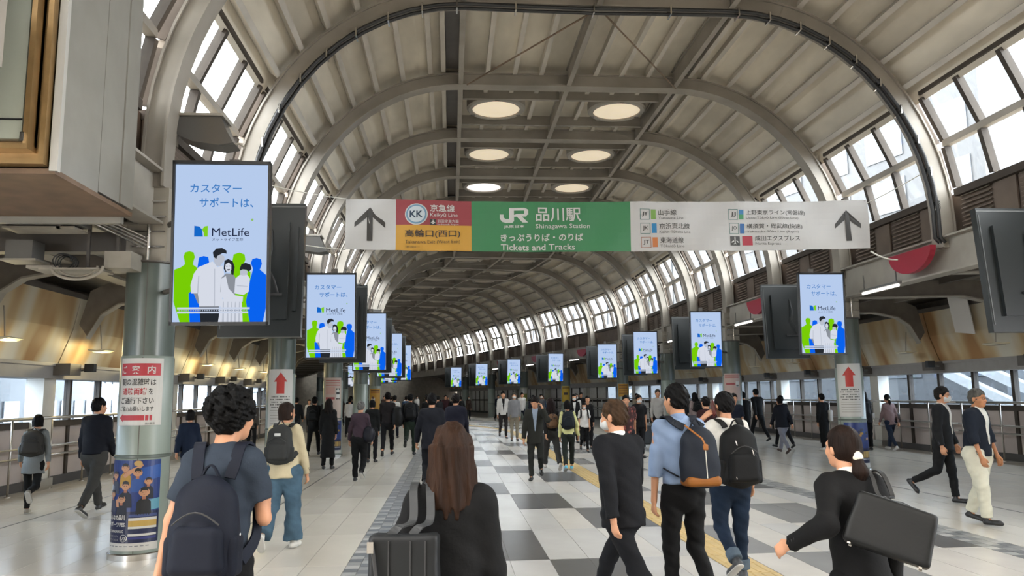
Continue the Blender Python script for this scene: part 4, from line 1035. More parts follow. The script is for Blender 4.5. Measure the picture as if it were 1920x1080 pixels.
# speaker boxes and cameras at each rib on the header
CB = MB(); CB.box(-.16, .16, -.22, .22, -.11, .11); C1 = CB.build('box', M_DARKST, mesh_only=True)
CB = MB(); CB.tube([(0, .22, .0), (.12, .30, 0), (.25, .32, .02)], .03, 8); C2 = CB.build('arm', M_GREYBOX, mesh_only=True)
CB = MB(); CB.box(.2, .38, .26, .38, -.04, .12); C3 = CB.build('head', M_BLACK, mesh_only=True)
for s in (-1, 1):
    for k in range(1, 11):
        yy = 8.7 + 3.4 * k + .1; x, y = warp(CX + s * 9.85, yy)
        t = empty('speaker_box', (x, y, 2.24), warp_rot(yy) + (0 if s < 0 else math.pi), 'dark box with a small swivelling head on the %s header, %s counting away' % ('left' if s < 0 else 'right', ORD[k - 1]), 'speaker', 'dark boxes on the %s header' % ('left' if s < 0 else 'right'))
        link('box', C1, t); link('arm', C2, t); link('head_unit', C3, t)
# trough floodlights fixed to the left arches
M_FL = mat('floodlight_case', (.10, .098, .094), .25, metal=.3)
FB = MB(); FB.prism([(-.33, .16), (-.27, -.06), (-.1, -.13), (.2, -.17), (.36, -.14), (.28, .0), (.2, .19)], -.16, .16); FM = FB.build('reflector', M_FL, mesh_only=True)
FB = MB(); FB.box(-.36, .24, -.19, .19, .17, .20); FL2 = FB.build('lid', M_STEEL_L, mesh_only=True)
FB = MB(); FB.box(-.44, -.33, -.06, .06, -.14, .16); FB.tube([(-.42, 0, 0), (-.55, .2, .02)], .02, 6); FB.tube([(.2, -.1, -.15), (.4, -.05, -.12), (.46, 0, -.16)], .012, 6); FL3 = FB.build('yoke', M_BEIGE, mesh_only=True)
for k in range(5):
    yy = 9.0 + 6.8 * k; 
    t = empty('trough_floodlight', (-2.86 if k == 0 else -2.85, yy, 4.72), 0, 'grey trough floodlight over the %s left screen' % ORD[k], 'floodlight', 'trough floodlights on the left arches')
    link('reflector', FM, t); link('lid', FL2, t); link('yoke', FL3, t)
# red covers, fluorescent tubes, small spots along the right beam
M_RED = mat('red_cover', (.27, .012, .028), .5); M_TUBE = emis('tube_white', S('#fff8f0'), 4.0)
RC = MB(); RC.prism([(-.62, .0)] + [(-.62 * math.cos(R(t)), -.38 * math.sin(R(t))) for t in range(12, 180, 12)] + [(.62, 0)], -.05, .05, axis='x'); RCM = RC.build('red_cover', M_RED, mesh_only=True)
RT = MB(); RT.tube([(0, -.6, 0), (0, .6, 0)], .025, 8); RTM = RT.build('tube', M_TUBE, mesh_only=True, smooth=True)
RT = MB(); RT.box(-.04, .04, -.64, .64, .03, .07); RT.box(-.01, .01, -.55, -.53, .07, .35); RT.box(-.01, .01, .53, .55, .07, .35); RTF = RT.build('fitting', M_GREYBOX, mesh_only=True)
for k in range(7):
    yy = 12.6 + 6.8 * k; x, y = warp(7.95, yy)
    t = link('red_cover', RCM, None, (x, y, 4.02)); t.rotation_euler = (0, 0, warp_rot(yy)); tag(t, 'rounded red cloth cover under the right edge beam, %s counting away' % ORD[k], 'cover', 'red covers along the right beam')
    yy = 13.65 + 6.8 * k; x, y = warp(7.95, yy)
    t = empty('tube_light', (x, y, 3.50), warp_rot(yy), 'lit white fluorescent tube under the right edge beam, %s counting away' % ORD[k], 'light', 'fluorescent tubes along the right beam')
    link('tube', RTM, t); link('fitting', RTF, t)
SPB = MB(); SPB.lathe([(.0, .1), (.05, .09), (.09, .0), (.085, -.01)], n=12); SPM = SPB.build('spot_shade', M_BEIGE, mesh_only=True)
for k in range(4):
    yy = 11.2 + 6.8 * k; x, y = warp(8.5, yy)
    t = link('small_spot', SPM, None, (x, y, 3.62)); t.rotation_euler = (R(40), 0, 0); tag(t, 'small cream spotlight on the underside of the right beam, %s' % ORD[k], 'spotlight', 'small spots on the right beam')
# pale panel leaning on the right stained boards
t = simple('white_board', 'board', 'blank white board hung askew on the right stained panels', [(-.01, .01, -.33, .33, -.45, .45)], mat('white_board', (.62, .60, .58), .4)); t.location = (12.05, 17.25, 2.95); t.rotation_euler = (R(8), R(-14), 0)

# ------------------------------------------------------------------ what stands outside the windows
g = MB(); g.box(-120, 140, -40, 200, -8.2, -8); tag(g.build('ground', mat('outside_ground', (.12, .12, .12), .9)), 'pale ground of the tracks outside far below', 'ground')['kind'] = 'structure'
def facade(name, x, y0, y1, h, side, m, lab, floors=4, bays=6, m2=None):
    t = empty(name, (x, (y0 + y1) / 2, -8), 0, lab, 'building'); L = y1 - y0; d = 8 * side
    b = MB(); b.box(min(0, d), max(0, d), -L / 2, L / 2, 0, h); b.build('wall', m, t)
    for j in range(floors):
        for i in range(bays):
            yy = -L / 2 + L * (i + .5) / bays; zz = h * (j + .5) / floors; w_ = L / bays * .32; hh = h / floors * .3
            b = MB(); b.box(-.06, .06, yy - w_, yy + w_, zz - hh, zz + hh); b.build('window', m2 or M_OW, t)
M_OW = mat('outside_window', (.045, .065, .10), .15); M_OB = mat('outside_blue', (.075, .105, .145), .5, noise=.1); M_OG = mat('outside_grey', (.05, .056, .065), .6); M_OWH = mat('outside_white', (.07, .077, .085), .6)
facade('office_block', 34, 10, 36, 11.6, 1, M_OB, 'pale blue block seen through the right aisle windows')
facade('office_block', 42, 38, 66, 12.2, 1, M_OG, 'grey block seen farther along the right windows', 5, 8)
facade('office_block', 32, 68, 110, 11.5, 1, M_OWH, 'white block beyond the far right windows', 4, 10)
facade('office_block', -26, 0, 27, 11.4, -1, M_OWH, 'white block seen through the left aisle windows')
M_TG = mat('outside_tall_grey', (.038, .040, .044), .5, noise=.2); M_TW = mat('outside_tall_window', (.060, .066, .074), .3)  # tall blocks keep sky off the far hall to darken it; left one added
for sgn, dist_, hh, lab in ((1, 24, 29, 'tall grey office block close outside the far right windows'), (-1, 22, 31, 'tall grey office block close outside the far left windows')):
    sm = 64; bx_, byy = warp(CX + sgn * dist_, sm)
    facade('office_block', 0, -34, 34, hh, sgn, M_TG, lab, 9, 16, M_TW)
    o = [q for q in COL.objects if q.get('label') == lab][0]; o.location = (bx_, byy, -8); o.rotation_euler = (0, 0, TH)
t = empty('escalator_roof', (22, 30, -3), 0, 'sloping white escalator roof outside the right windows', 'roof')
for dz in (0, .9, 1.8):
    b = MB(); b.prism([(-9, 1.0 + dz), (9, 7.2 + dz), (9, 7.6 + dz), (-9, 1.4 + dz)], 0, .3, axis='x'); 
    b.build('roof_band', mat('escalator_white', (.17, .175, .18), .4), t)
# ------------------------------------------------------------------ soft bodies: distance fields turned into one continuous surface
def nrm(v): v = np.asarray(v, float); return v / (np.linalg.norm(v) + 1e-9)
def rot(axis, a):
    return np.array(Matrix.Rotation(a, 3, axis))
class Fld:
    """union of rounded shapes; each entry (fn, lo, hi, k)"""
    def __init__(s): s.it = []; s.post = []
    def cone(s, a, b, ra, rb, n=None, k=1.0, cap=False, capa=False, sm=.02, off=0):
        a = np.array(a, float); b = np.array(b, float); d = b - a; L2 = d @ d + 1e-9; u = d / math.sqrt(L2)
        nn = None if n is None else nrm(n)
        def fn(P):
            v = P - a; t = np.clip(v @ d / L2, 0, 1); w = v - t[..., None] * d
            if nn is not None:
                c = w @ nn; w = w + (c * (k - 1))[..., None] * nn
            r = ra + (rb - ra) * t
            D = np.sqrt((w * w).sum(-1)) - r
            if k > 1: D = D / (1 + (k - 1) * .4)
            if cap: D = np.maximum(D, (P - b) @ u)
            if capa: D = np.maximum(D, -(v @ u))
            return D
        m = max(ra, rb) + .03; s.it.append((fn, np.minimum(a, b) - m, np.maximum(a, b) + m, sm)); return s
    def ell(s, c, r, M=None, sm=.02):
        c = np.array(c, float); r = np.array(r, float); Mi = np.eye(3) if M is None else np.asarray(M)
        def fn(P):
            q = (P - c) @ Mi / r; k0 = np.sqrt((q * q).sum(-1)); return (k0 - 1) * r.min() * (.5 + .5 * (k0 > 0)) 
        m = r.max() + .03; s.it.append((fn, c - m, c + m, sm)); return s
    def box(s, c, h, rad, M=None, sm=.01, taper=0.0):
        c = np.array(c, float); h = np.array(h, float); Mi = np.eye(3) if M is None else np.asarray(M)
        def fn(P):
            q = (P - c) @ Mi
            if taper: sc = 1 + taper * q[..., 2] / h[2]; q = np.stack([q[..., 0] / sc, q[..., 1] / sc, q[..., 2]], -1)
            q = np.abs(q) - (h - rad); return np.sqrt((np.maximum(q, 0) ** 2).sum(-1)) + np.minimum(q.max(-1), 0) - rad
        m = math.sqrt((h * h).sum()) * (1 + abs(taper)) + .03; s.it.append((fn, c - m, c + m, sm)); return s
    def mesh(s, vox):
        lo = np.min([i[1] for i in s.it], 0); hi = np.max([i[2] for i in s.it], 0)
        n = np.maximum(np.ceil((hi - lo) / vox).astype(int) + 2, 4)
        ax = [lo[i] + vox * np.arange(n[i]) for i in range(3)]
        V = np.full(n, 1.0)
        for fn, a, b, k in s.it:
            sl = tuple(slice(max(0, int((a[i] - lo[i]) / vox) - 2), min(n[i], int((b[i] - lo[i]) / vox) + 3)) for i in range(3))
            P = np.stack(np.meshgrid(ax[0][sl[0]], ax[1][sl[1]], ax[2][sl[2]], indexing='ij'), -1)
            D = fn(P); C = V[sl]
            if k > 0:
                h = np.maximum(k - np.abs(D - C), 0) / k; V[sl] = np.minimum(D, C) - h * h * k * .25
            else: V[sl] = np.minimum(D, C)
        if s.post:
            P = np.stack(np.meshgrid(*ax, indexing='ij'), -1)
            for f_ in s.post: V = f_(P, V)
        V[0] = V[-1] = 1; V[:, 0] = V[:, -1] = 1; V[:, :, 0] = V[:, :, -1] = 1
        neg = V < 0
        c = neg.astype(np.int8); tot = np.zeros(tuple(n - 1), np.int8)
        for i in (0, 1):
            for j in (0, 1):
                for k in (0, 1): tot += c[i:n[0] - 1 + i, j:n[1] - 1 + j, k:n[2] - 1 + k]
        act = (tot > 0) & (tot < 8); idx = np.full(act.shape, -1, int); ids = np.argwhere(act); idx[act] = np.arange(len(ids))
        acc = np.zeros((len(ids), 3)); cnt = np.zeros(len(ids)); I, J, K = ids.T
        for ax_ in range(3):
            o1, o2 = [q for q in range(3) if q != ax_]
            for p in (0, 1):
                for q in (0, 1):
                    a = [I.copy(), J.copy(), K.copy()]; a[o1] = a[o1] + p; a[o2] = a[o2] + q
                    b = [x.copy() for x in a]; b[ax_] = b[ax_] + 1
                    va = V[tuple(a)]; vb = V[tuple(b)]; m = (va < 0) != (vb < 0); t = np.where(m, va / np.where(m, va - vb, 1), 0)
                    pt = np.stack(a, -1).astype(float); pt[:, ax_] += t
                    acc[m] += pt[m]; cnt[m] += 1
        vt = acc / cnt[:, None] * vox + lo
        F = []
        for ax_ in range(3):
            o1, o2 = (ax_ + 1) % 3, (ax_ + 2) % 3
            sl0 = [slice(1, n[q] - 1) for q in range(3)]; sl0[ax_] = slice(0, n[ax_] - 1); sl1 = list(sl0); sl1[ax_] = slice(1, n[ax_])
            a = neg[tuple(sl0)]; b = neg[tuple(sl1)]; e = np.argwhere(a != b)
            if not len(e): continue
            sgn = a[tuple(e.T)]; base = e + 1; base[:, ax_] -= 1
            def cell(d1, d2):
                q = base.copy(); q[:, o1] -= d1; q[:, o2] -= d2; return idx[tuple(q.T)]
            c00, c10, c11, c01 = cell(0, 0), cell(1, 0), cell(1, 1), cell(0, 1)
            f1 = np.stack([c00, c10, c11, c01], -1); f1[~sgn] = f1[~sgn][:, ::-1]
            F.append(f1)
        F = np.concatenate(F)
        # orientation: sgn inside at lower end -> outward is +axis
        return vt, F
def fold(amp, fx=22, fz=14, ph=0.0):
    def f(P, V):
        x, y, z = P[..., 0], P[..., 1], P[..., 2]
        return V + amp * (np.sin(x * fx + z * fz * .7 + ph) * np.sin(y * fx * .8 - z * fz + ph * 2) + .6 * np.sin(z * fz * 2.3 + x * fx * 1.4 + ph * 3))
    return f
def to_obj(name, parts, m, parent, label=None):
    vs, fs, o = [], [], 0
    for vt, F in parts: vs.append(vt); fs.append(F + o); o += len(vt)
    vs = np.concatenate(vs); fs = np.concatenate(fs)
    me = bpy.data.meshes.new(name); me.vertices.add(len(vs)); me.vertices.foreach_set('co', vs.astype(np.float32).ravel())
    me.loops.add(len(fs) * 4); me.loops.foreach_set('vertex_index', fs.astype(np.int32).ravel())
    me.polygons.add(len(fs)); me.polygons.foreach_set('loop_start', np.arange(0, len(fs) * 4, 4, dtype=np.int32))
    me.polygons.foreach_set('use_smooth', [True] * len(fs)); me.materials.append(m); me.update(calc_edges=True)
    return link(name, me, parent, label=label)

# ------------------------------------------------------------------ cloth, skin and hair
def cloth(h, k=.12, bump=.5, rough=.85, sc=70): return mat('cloth_' + h + ('_r%d' % int(rough * 10)), tuple(c * (.48 + .42 * min(1, sum(S(h)) / 1.8)) for c in S(h)), rough, noise=k, nscale=6, bump=bump, bscale=sc, spec=.25, bdist=.003)
def denim(h): return mat('denim_' + h, tuple(c * .55 for c in S(h)), .85, col2=tuple(c * .4 for c in S(h)), nscale=9, bump=.5, bscale=90, spec=.2, bdist=.003)
M_SKIN = mat('skin', S('#bd8a6b'), .5, noise=.1, nscale=8, spec=.35); M_SKIN2 = mat('skin_tan', S('#a87452'), .5, noise=.1, nscale=8, spec=.35)
M_LIP = mat('lips', S('#a8655a'), .5); M_EYE = mat('eye_dark', S('#17120f'), .25)
M_MASK = mat('mask_white', S('#b8baba'), .8); M_SOLE = mat('sole_white', S('#b2b0ab'), .6)
def hairm(h, st=.10): return mat('hair_' + h + str(st), tuple(c * .5 for c in S(h)), .6, noise=.55, nscale=26, stretch=(1, 1, st), bump=1.0, bscale=85, spec=.12, bdist=.006)

def prints(name, a, b_, c=None):
    m = bpy.data.materials.new(name); m.use_nodes = True; n = m.node_tree.nodes; l = m.node_tree.links; p = n['Principled BSDF']; p.inputs['Roughness'].default_value = .85
    tc = n.new('ShaderNodeTexCoord'); v = n.new('ShaderNodeTexVoronoi'); v.inputs['Scale'].default_value = 14; l.new(tc.outputs['Object'], v.inputs[0])
    r = n.new('ShaderNodeValToRGB'); l.new(v.outputs['Distance'], r.inputs[0]); e = r.color_ramp.elements; e[0].position = .32; e[0].color = (*S(a), 1); e[1].position = .40; e[1].color = (*S(b_), 1)
    l.new(r.outputs[0], p.inputs['Base Color']); return m

GAIT = {
    'short': (11, 8, -9, 14, 4, -12), 'lback': (8, 5, -12, 36, 0, -55), 'rback': (-12, 36, 8, 5, -55, 0), 'rbent': (-12, 52, 8, 4, -50, 0),  # thigh pitch, knee flex (right), then left, foot pitch right, left
    'right': (24, 6, -16, 22, 6, -22), 'left': (-16, 22, 24, 6, -22, 6),
    'rpass': (4, 4, 6, 58, 0, -35), 'lpass': (6, 58, 4, 4, -35, 0), 'stand': (1, 2, -2, 3, 0, 0),
    'rpush': (30, 12, -24, 18, 10, -34), 'lpush': (-24, 18, 30, 12, -34, 10), 'lift': (14, 8, -20, 62, 0, -55), 'rlift': (-20, 62, 14, 8, -55, 0)}

def person(name_label, x, y, face, H=1.7, gait='right', lean=4, top='tshirt', topc='#333344', sleeve='long', hem=.50, wide=1.0,
           pants='#15151a', pw=1.0, cuff=.06, skirt=None, shoes='#1a1a1c', sole=False, hair='short', hairc='#15110f', head=(0, 0), arms=None,
           skin=M_SKIN, mask=False, glasses=False, inner=None, vox=.016, girl=False, flare=1.0, topm=None, group=None, faces=True, hemr=1.0, collar=None, jeans=False, twist=0, armsplay=4, tie=None, sw=1.0, hx=0.0):
    """faces +Y in its own frame; face = heading in degrees (0 = away along the hall, 90 = to the left)"""
    f = H / 1.7
    root = empty('person', (x, y, 0), R(face), name_label, 'person', group)
    sp = rot('X', -R(lean))          # forward lean tilts the trunk toward +Y
    tr_, kr, tl, kl, fr, fl_ = GAIT[gait]
    hz = .515 * H; hw = (.052 if not girl else .05) * H * (1.18 if pw > 1.2 else 1)
    Pel = np.array([0, 0, hz])
    TW = rot('Z', R(twist))
    def leg(sd, th, kn, ft):
        hp = Pel + np.array([sd * hw, 0, 0]); d1 = TW @ np.array([sd * .02, math.sin(R(th)), -math.cos(R(th))]); kp = hp + nrm(d1) * .235 * H
        a = th - kn; d2 = TW @ np.array([0, math.sin(R(a)), -math.cos(R(a))]); ap = kp + d2 * .237 * H
        fa = ft; fd = np.array([sd * .10, math.cos(R(fa)), math.sin(R(fa))]); fd = TW @ nrm(fd); up = np.cross(TW @ np.array([1, 0, 0]), fd); up = nrm(up if up[2] > 0 else -up)
        heel = ap - fd * .030 * H - up * .036 * H; toe = ap + fd * .105 * H - up * .036 * H
        return hp, kp, ap, fd, up, heel, toe
    LR = leg(1, tr_, kr, fr); LL = leg(-1, tl, kl, fl_)
    dz = min(LR[5][2], LR[6][2], LL[5][2], LL[6][2]) - .008 * f
    sh = np.array([0, 0, -dz])
    LR = tuple(p + sh if i not in (3, 4) else p for i, p in enumerate(LR)); LL = tuple(p + sh if i not in (3, 4) else p for i, p in enumerate(LL))
    Pel = Pel + sh
    def T(px, py, pz):               # trunk frame: metres for H = 1.7, z measured from pelvis
        return Pel + sp @ (np.array([px, py, pz]) * f)
    SZ = .50; SW = sw * (.168 if not girl else .146) * (1 + .0 * wide)
    neck = T(0, .005, .545); chest = T(0, .01, .40); hc = T(hx, .035, .70)
    arms = arms or {}
    def arm(sd, al, be, el, ga=0, fdir=None):
        s0 = T(sd * SW, 0, SZ - .01); be_ = R(be)
        d1 = sp @ nrm([sd * math.sin(be_), math.sin(R(al)) * math.cos(be_), -math.cos(R(al)) * math.cos(be_)]); e0 = s0 + d1 * .285 * f
        a2 = al + el; d2 = sp @ nrm([sd * (math.sin(be_) * .5 - math.sin(R(ga))), math.sin(R(a2)), -math.cos(R(a2))]); 
        if fdir is not None: d2 = sp @ nrm(fdir)
        w0 = e0 + d2 * .245 * f
        return s0, e0, w0, d2
    swing = {'short': (8, -8), 'lback': (-10, 10), 'rback': (10, -10), 'rbent': (8, -8), 'right': (-18, 20), 'left': (20, -18), 'rpass': (4, -4), 'lpass': (-4, 4), 'stand': (0, 0), 'rpush': (-25, 25), 'lpush': (25, -25), 'lift': (-10, 12), 'rlift': (12, -10)}[gait]
    AR = arm(1, *arms.get('r', (swing[0], armsplay, 15 if swing[0] > 0 else 8)))
    AL = arm(-1, *arms.get('l', (swing[1], armsplay, 15 if swing[1] > 0 else 8)))
    YN = sp @ np.array([0, 1, 0])
    W_ = wide * (.92 if girl else 1.0)
    fx = 1 if vox < .02 else 0
    # --- body (skin): one surface
    b = Fld()
    b.cone(T(0, -.005, .50), T(0, .02, .60), .058 * f, .052 * f, sm=.02); b.cone(T(0, 0, .02), T(0, 0, .42), .10 * f * W_, .115 * f * W_, n=YN, k=1.5); b.cone(T(-SW + .03, 0, SZ), T(SW - .03, 0, SZ), .04 * f, .04 * f)
    for L in (LR, LL): b.cone(L[0], L[1], .065 * f, .045 * f); b.cone(L[1], L[2], .042 * f, .03 * f); b.cone(L[2], L[2] + L[3] * .07 * f - L[4] * .03 * f, .03 * f, .02 * f)
    for A in (AR, AL): b.cone(A[0], A[1], .042 * f, .034 * f); b.cone(A[1], A[2], .034 * f, .024 * f)
    parts = [b.mesh(max(vox, .014) * 1.15)]
    # head
    Rh = rot('Z', R(head[0])) @ rot('X', -R(head[1] + lean * .3)); hf = f * .98
    def Hp(px, py, pz): return hc + Rh @ (np.array([px, py, pz]) * hf)
    h = Fld(); h.ell(Hp(0, -.012, .028), np.array([.074, .094, .092]) * hf, Rh, sm=.02); h.ell(Hp(0, .030, -.035), np.array([.058, .062, .078]) * hf, Rh, sm=.03)
    h.ell(Hp(0, .062, -.088), np.array([.026, .024, .022]) * hf, Rh, sm=.03); h.cone(Hp(0, -.02, -.06), T(0, .0, .55), .05 * f, .054 * f, sm=.02)
    for sd in (-1, 1): h.ell(Hp(sd * .076, -.008, -.012), np.array([.012, .02, .032]) * hf, Rh, sm=.008)
    if faces:
        h.cone(Hp(0, .086, .004), Hp(0, .104, -.030), .009 * hf, .015 * hf, sm=.014); h.ell(Hp(0, .088, -.058), np.array([.024, .012, .010]) * hf, Rh, sm=.012)
        for sd in (-1, 1): h.ell(Hp(sd * .034, .066, -.028), np.array([.022, .022, .02]) * hf, Rh, sm=.02); h.cone(Hp(sd * .014, .083, .022), Hp(sd * .05, .068, .022), .008 * hf, .007 * hf, sm=.015)
    parts.append(h.mesh(max(.007, vox * .5)))
    # hands
    for A, sd in ((AR, 1), (AL, -1)):
        g_ = Fld(); w0, d2 = A[2], nrm(A[3]); up_ = nrm(np.cross(d2, np.array([sd * 1.0, 0, 0]))) if abs(d2[0]) < .9 else np.array([0, 1., 0]); 
        fw = nrm(np.cross(np.array([1., 0, 0]), d2)); fw = fw if fw[1] > 0 or fw[2] > 0 else -fw; sdv = nrm(np.cross(d2, fw)) ; sdv = sdv if sdv[0] * sd < 0 else -sdv   # fw: thumb side, sdv: toward the palm
        pc = w0 + d2 * .045 * f; g_.cone(w0 - d2 * .03 * f, w0 + d2 * .02 * f, .024 * f, .024 * f, sm=.01); g_.cone(w0 + d2 * .02 * f, w0 + d2 * .075 * f, .026 * f, .037 * f, n=sdv, k=2.1, sm=.012)
        for q, ln in zip((-1.5, -.5, .5, 1.5), (.055, .07, .076, .068)):
            r_ = w0 + d2 * .082 * f + fw * q * .0185 * f; m1 = r_ + (d2 * .8 + sdv * .35) * ln * .55 * f; m2 = m1 + (d2 * .5 + sdv * .75) * ln * .5 * f
            g_.cone(r_ - d2 * .02 * f, m1, .0095 * f, .0085 * f, sm=.004); g_.cone(m1, m2, .0085 * f, .0072 * f, sm=.004)
        t0 = w0 + d2 * .025 * f + fw * .02 * f; t1 = t0 + (fw * .55 + d2 * .75 + sdv * .3) * .042 * f; t2 = t1 + (d2 * .9 + sdv * .4) * .032 * f
        g_.cone(t0, t1, .013 * f, .0105 * f, sm=.008); g_.cone(t1, t2, .0105 * f, .0085 * f, sm=.004)
        parts.append(g_.mesh(.0062 if vox < .0135 else max(.009, vox * .5)))
    to_obj('body', parts, skin, root)
    # --- trousers or skirt
    if isinstance(pants, str): pm = denim(pants) if jeans else cloth(pants)
    else: pm = pants
    g_ = Fld(); g_.cone(T(0, -.005, -.03), T(0, 0, .09), .128 * f * W_ * (1.02 if girl else 1), .125 * f * W_, n=YN, k=1.42, sm=.03); 
    g_.ell(T(0, -.045, -.01), np.array([.12, .085, .10]) * f * W_, sm=.04)
    for L in (LR, LL):
        cu = L[1] + (L[2] - L[1]) * (1 - (cuff - .045) / .24 if cuff > .05 else 1.08)
        g_.cone(L[0] + np.array([0, -.005, 0]), L[1], .088 * f * pw * W_, .063 * f * pw * (1 if flare == 1 else 1.1), sm=.03); g_.cone(L[1], cu, .061 * f * pw, .050 * f * pw * flare, cap=True, sm=.02)
    if fx: g_.post.append(fold(.0050, 20, 16, x)); g_.post.append(fold(.0025, 40, 36, x + 2))
    if skirt: 
        g_ = Fld(); g_.cone(T(0, 0, .08), np.array([Pel[0], (LR[2][1] + LL[2][1]) / 4, skirt * H]), .12 * f * W_, .21 * f * hemr, n=[0, 1, 0], k=1.25, cap=True, sm=.02)
        g_.post.append(fold(.006, 40, 4, x))
        to_obj('skirt', [g_.mesh(vox)], pm, root)
    else: to_obj('trousers', [g_.mesh(vox)], pm, root)
    # --- shoes
    shm = mat('shoe_' + shoes, S(shoes), .45, noise=.08)
    for L in (LR, LL):
        _, _, ap, fd, up, heel, toe = L; s_ = Fld(); off = up * .028 * f
        s_.cone(heel + off + fd * .025 * f, toe + off - fd * .035 * f, .036 * f, .040 * f, n=up, k=1.15, sm=.02); s_.cone(toe + off * .8 - fd * .06 * f, toe + off * .6 - fd * .01 * f, .040 * f, .030 * f, n=up, k=1.6, sm=.02); s_.cone(ap - up * .02 * f, ap + up * .008 * f, .038 * f, .036 * f, sm=.02)
        bt_ = heel - up * .002 * f
        s_.post.append(lambda P, V, bt_=bt_, up=up: np.maximum(V, -((P - bt_) @ up)))
        so = to_obj('shoe', [s_.mesh(max(.009, vox * .6))], shm, root)
        if sole:
            q_ = Fld(); q_.cone(heel + fd * .03 * f + up * .006 * f, toe - fd * .03 * f + up * .006 * f, .043 * f, .045 * f, n=up, k=3.2, sm=.01); to_obj('sole', [q_.mesh(max(.008, vox * .55))], M_SOLE, so)
    # --- top
    tm = topm or cloth(topc)
    jk = top in ('jacket', 'coat')
    ex = .012 if jk else .004
    hemz = hem * H - Pel[2]; hz_ = hemz / f
    def trunk(ex, hz_):
        t = Fld(); cr = (.158 if not girl else .138)
        t.cone(T(-SW + .035, -.002, SZ - .012), T(SW - .035, -.002, SZ - .012), (.056 + ex) * f, (.056 + ex) * f, sm=.05)
        t.cone(T(0, .0, .14), T(0, .0, .40), (.130 + ex) * f * W_, (cr + ex) * f * W_, n=YN, k=1.42, sm=.05)
        t.cone(T(0, -.01, SZ - .05), T(0, .0, SZ + .055), (.105 + ex) * f, .056 * f, n=YN, k=1.3, sm=.05, cap=True)
        t.cone(T(0, -.004, .18), T(0, -.006, hz_), (.128 + ex) * f * W_, (.142 + ex) * f * W_ * hemr, n=YN, k=1.36 if hem > .505 else 1.10, cap=True, sm=.05)
        if girl: t.ell(T(0, .075, .36), np.array([.11, .05, .07]) * f, sm=.05)
        return t
    t = trunk(ex, hz_)
    cutz = T(0, 0, .555)
    for A in (AR, AL):
        s0, e0, w0, d2 = A; s0 = s0 - (s0 - T(0, 0, SZ)) * .12
        if sleeve == 'short': se = s0 + (e0 - s0) * .72; t.cone(s0, se, (.062 + ex) * f, (.066 + ex) * f, cap=True, sm=.035)
        elif sleeve == 'half': t.cone(s0, e0, (.058 + ex) * f, (.050 + ex) * f, sm=.035); t.cone(e0, e0 + (w0 - e0) * .35, (.050 + ex) * f, (.048 + ex) * f, cap=True, sm=.02)
        elif sleeve: t.cone(s0, e0, (.058 + ex) * f, (.047 + ex) * f, sm=.035); t.cone(e0, w0 - d2 * (.0), (.047 + ex) * f, (.037 + ex) * f, cap=True, sm=.02)
    if fx: t.post.append(fold(.0035 if jk else .0055, 16, 13, y)); t.post.append(fold(.0018 if jk else .003, 38, 31, y + 2))
    o = to_obj('jacket' if jk else ('shirt' if top != 'dress' else 'dress'), [t.mesh(vox)], tm, root)
    if inner or collar:
        q_ = Fld(); q_.cone(T(0, -.012, .525), T(0, .002, .585), .066 * f, .060 * f, n=YN, k=1.08, cap=True, capa=True, sm=.01); to_obj('collar', [q_.mesh(max(.01, vox * .7))], cloth(collar or inner), root)
    if inner:
        q_ = trunk(ex + .010, max(hz_, .12)); c0 = T(0, 0, .13); spx = sp @ np.array([0, 0, 1])
        def wedge(P, V):
            q = (P - c0) @ sp; wd = np.clip(q[..., 2] / (.42 * f), 0, 1) * .052 * f + .008 * f
            return np.maximum(np.maximum(V, np.abs(q[..., 0]) - wd), np.maximum(-q[..., 1] + .02, -q[..., 2]))
        q_.post.append(wedge); so = to_obj('shirt_front', [q_.mesh(max(.01, vox * .8))], cloth(inner), root)
        if tie:
            q_ = Fld(); q_.cone(T(0, .115, .14), T(0, .085, .50), .020 * f, .009 * f, n=YN, k=2, sm=.01); to_obj('tie', [q_.mesh(.01)], cloth(tie), root)
    if jk and vox < .0155:
        for A in (AR, AL):
            for q in range(3):
                p0 = A[2] - A[3] * (.03 + .018 * q) * f; m_ = MB(); sx = np.sign(A[0][0]) or 1
                m_.obox(tuple(p0 + np.array([sx * .045 * f, -.01, 0])), (.003, .006, .006), Matrix.Identity(3)); m_.build('cuff_button', M_BLACK, o)
    # --- hair
    hm = hairm(hairc, 1.0 if hair == 'curly' else .10); q_ = Fld(); vh = max(.006, vox * .55)
    def fcut(depth=.045, low=-.02, slope=.75):
        c0 = Hp(0, depth, low)
        nrm_ = Rh @ nrm([0, slope, -.66])
        return lambda P, V: np.maximum(V, (P - c0) @ nrm_)
    q_.ell(Hp(0, -.016, .036), np.array([.084, .104, .098]) * hf, Rh, sm=.02)
    fc = fcut(.052, .018)
    if hair == 'short':
        q_.ell(Hp(0, -.045, -.015), np.array([.076, .066, .075]) * hf, Rh, sm=.03); q_.post.append(fc); q_.post.append(fold(.0038, 60, 50, x)); q_.post.append(fold(.0026, 150, 70, x + 1))
        low = Hp(0, 0, -.075); nz = Rh @ np.array([0, .0, 1]); q_.post.append(lambda P, V: np.maximum(V, -((P - low) @ nz)))
    elif hair == 'curly':
        q_.ell(Hp(0, -.03, .045), np.array([.105, .118, .105]) * hf, Rh, sm=.03); q_.ell(Hp(0, -.06, -.02), np.array([.085, .065, .07]) * hf, Rh, sm=.03)
        rn = random.Random(3)
        for i in range(150):
            a = rn.random() * 6.28; c_ = rn.uniform(-.55, 1); s_ = math.sqrt(1 - c_ * c_); dx, dy = s_ * math.cos(a), s_ * math.sin(a)
            if dy > .35 and c_ < .45: continue
            q_.ell(Hp(dx * .108, -.03 + dy * .120, .045 + c_ * .106), np.array([.021, .021, .021]) * hf, Rh, sm=.006)
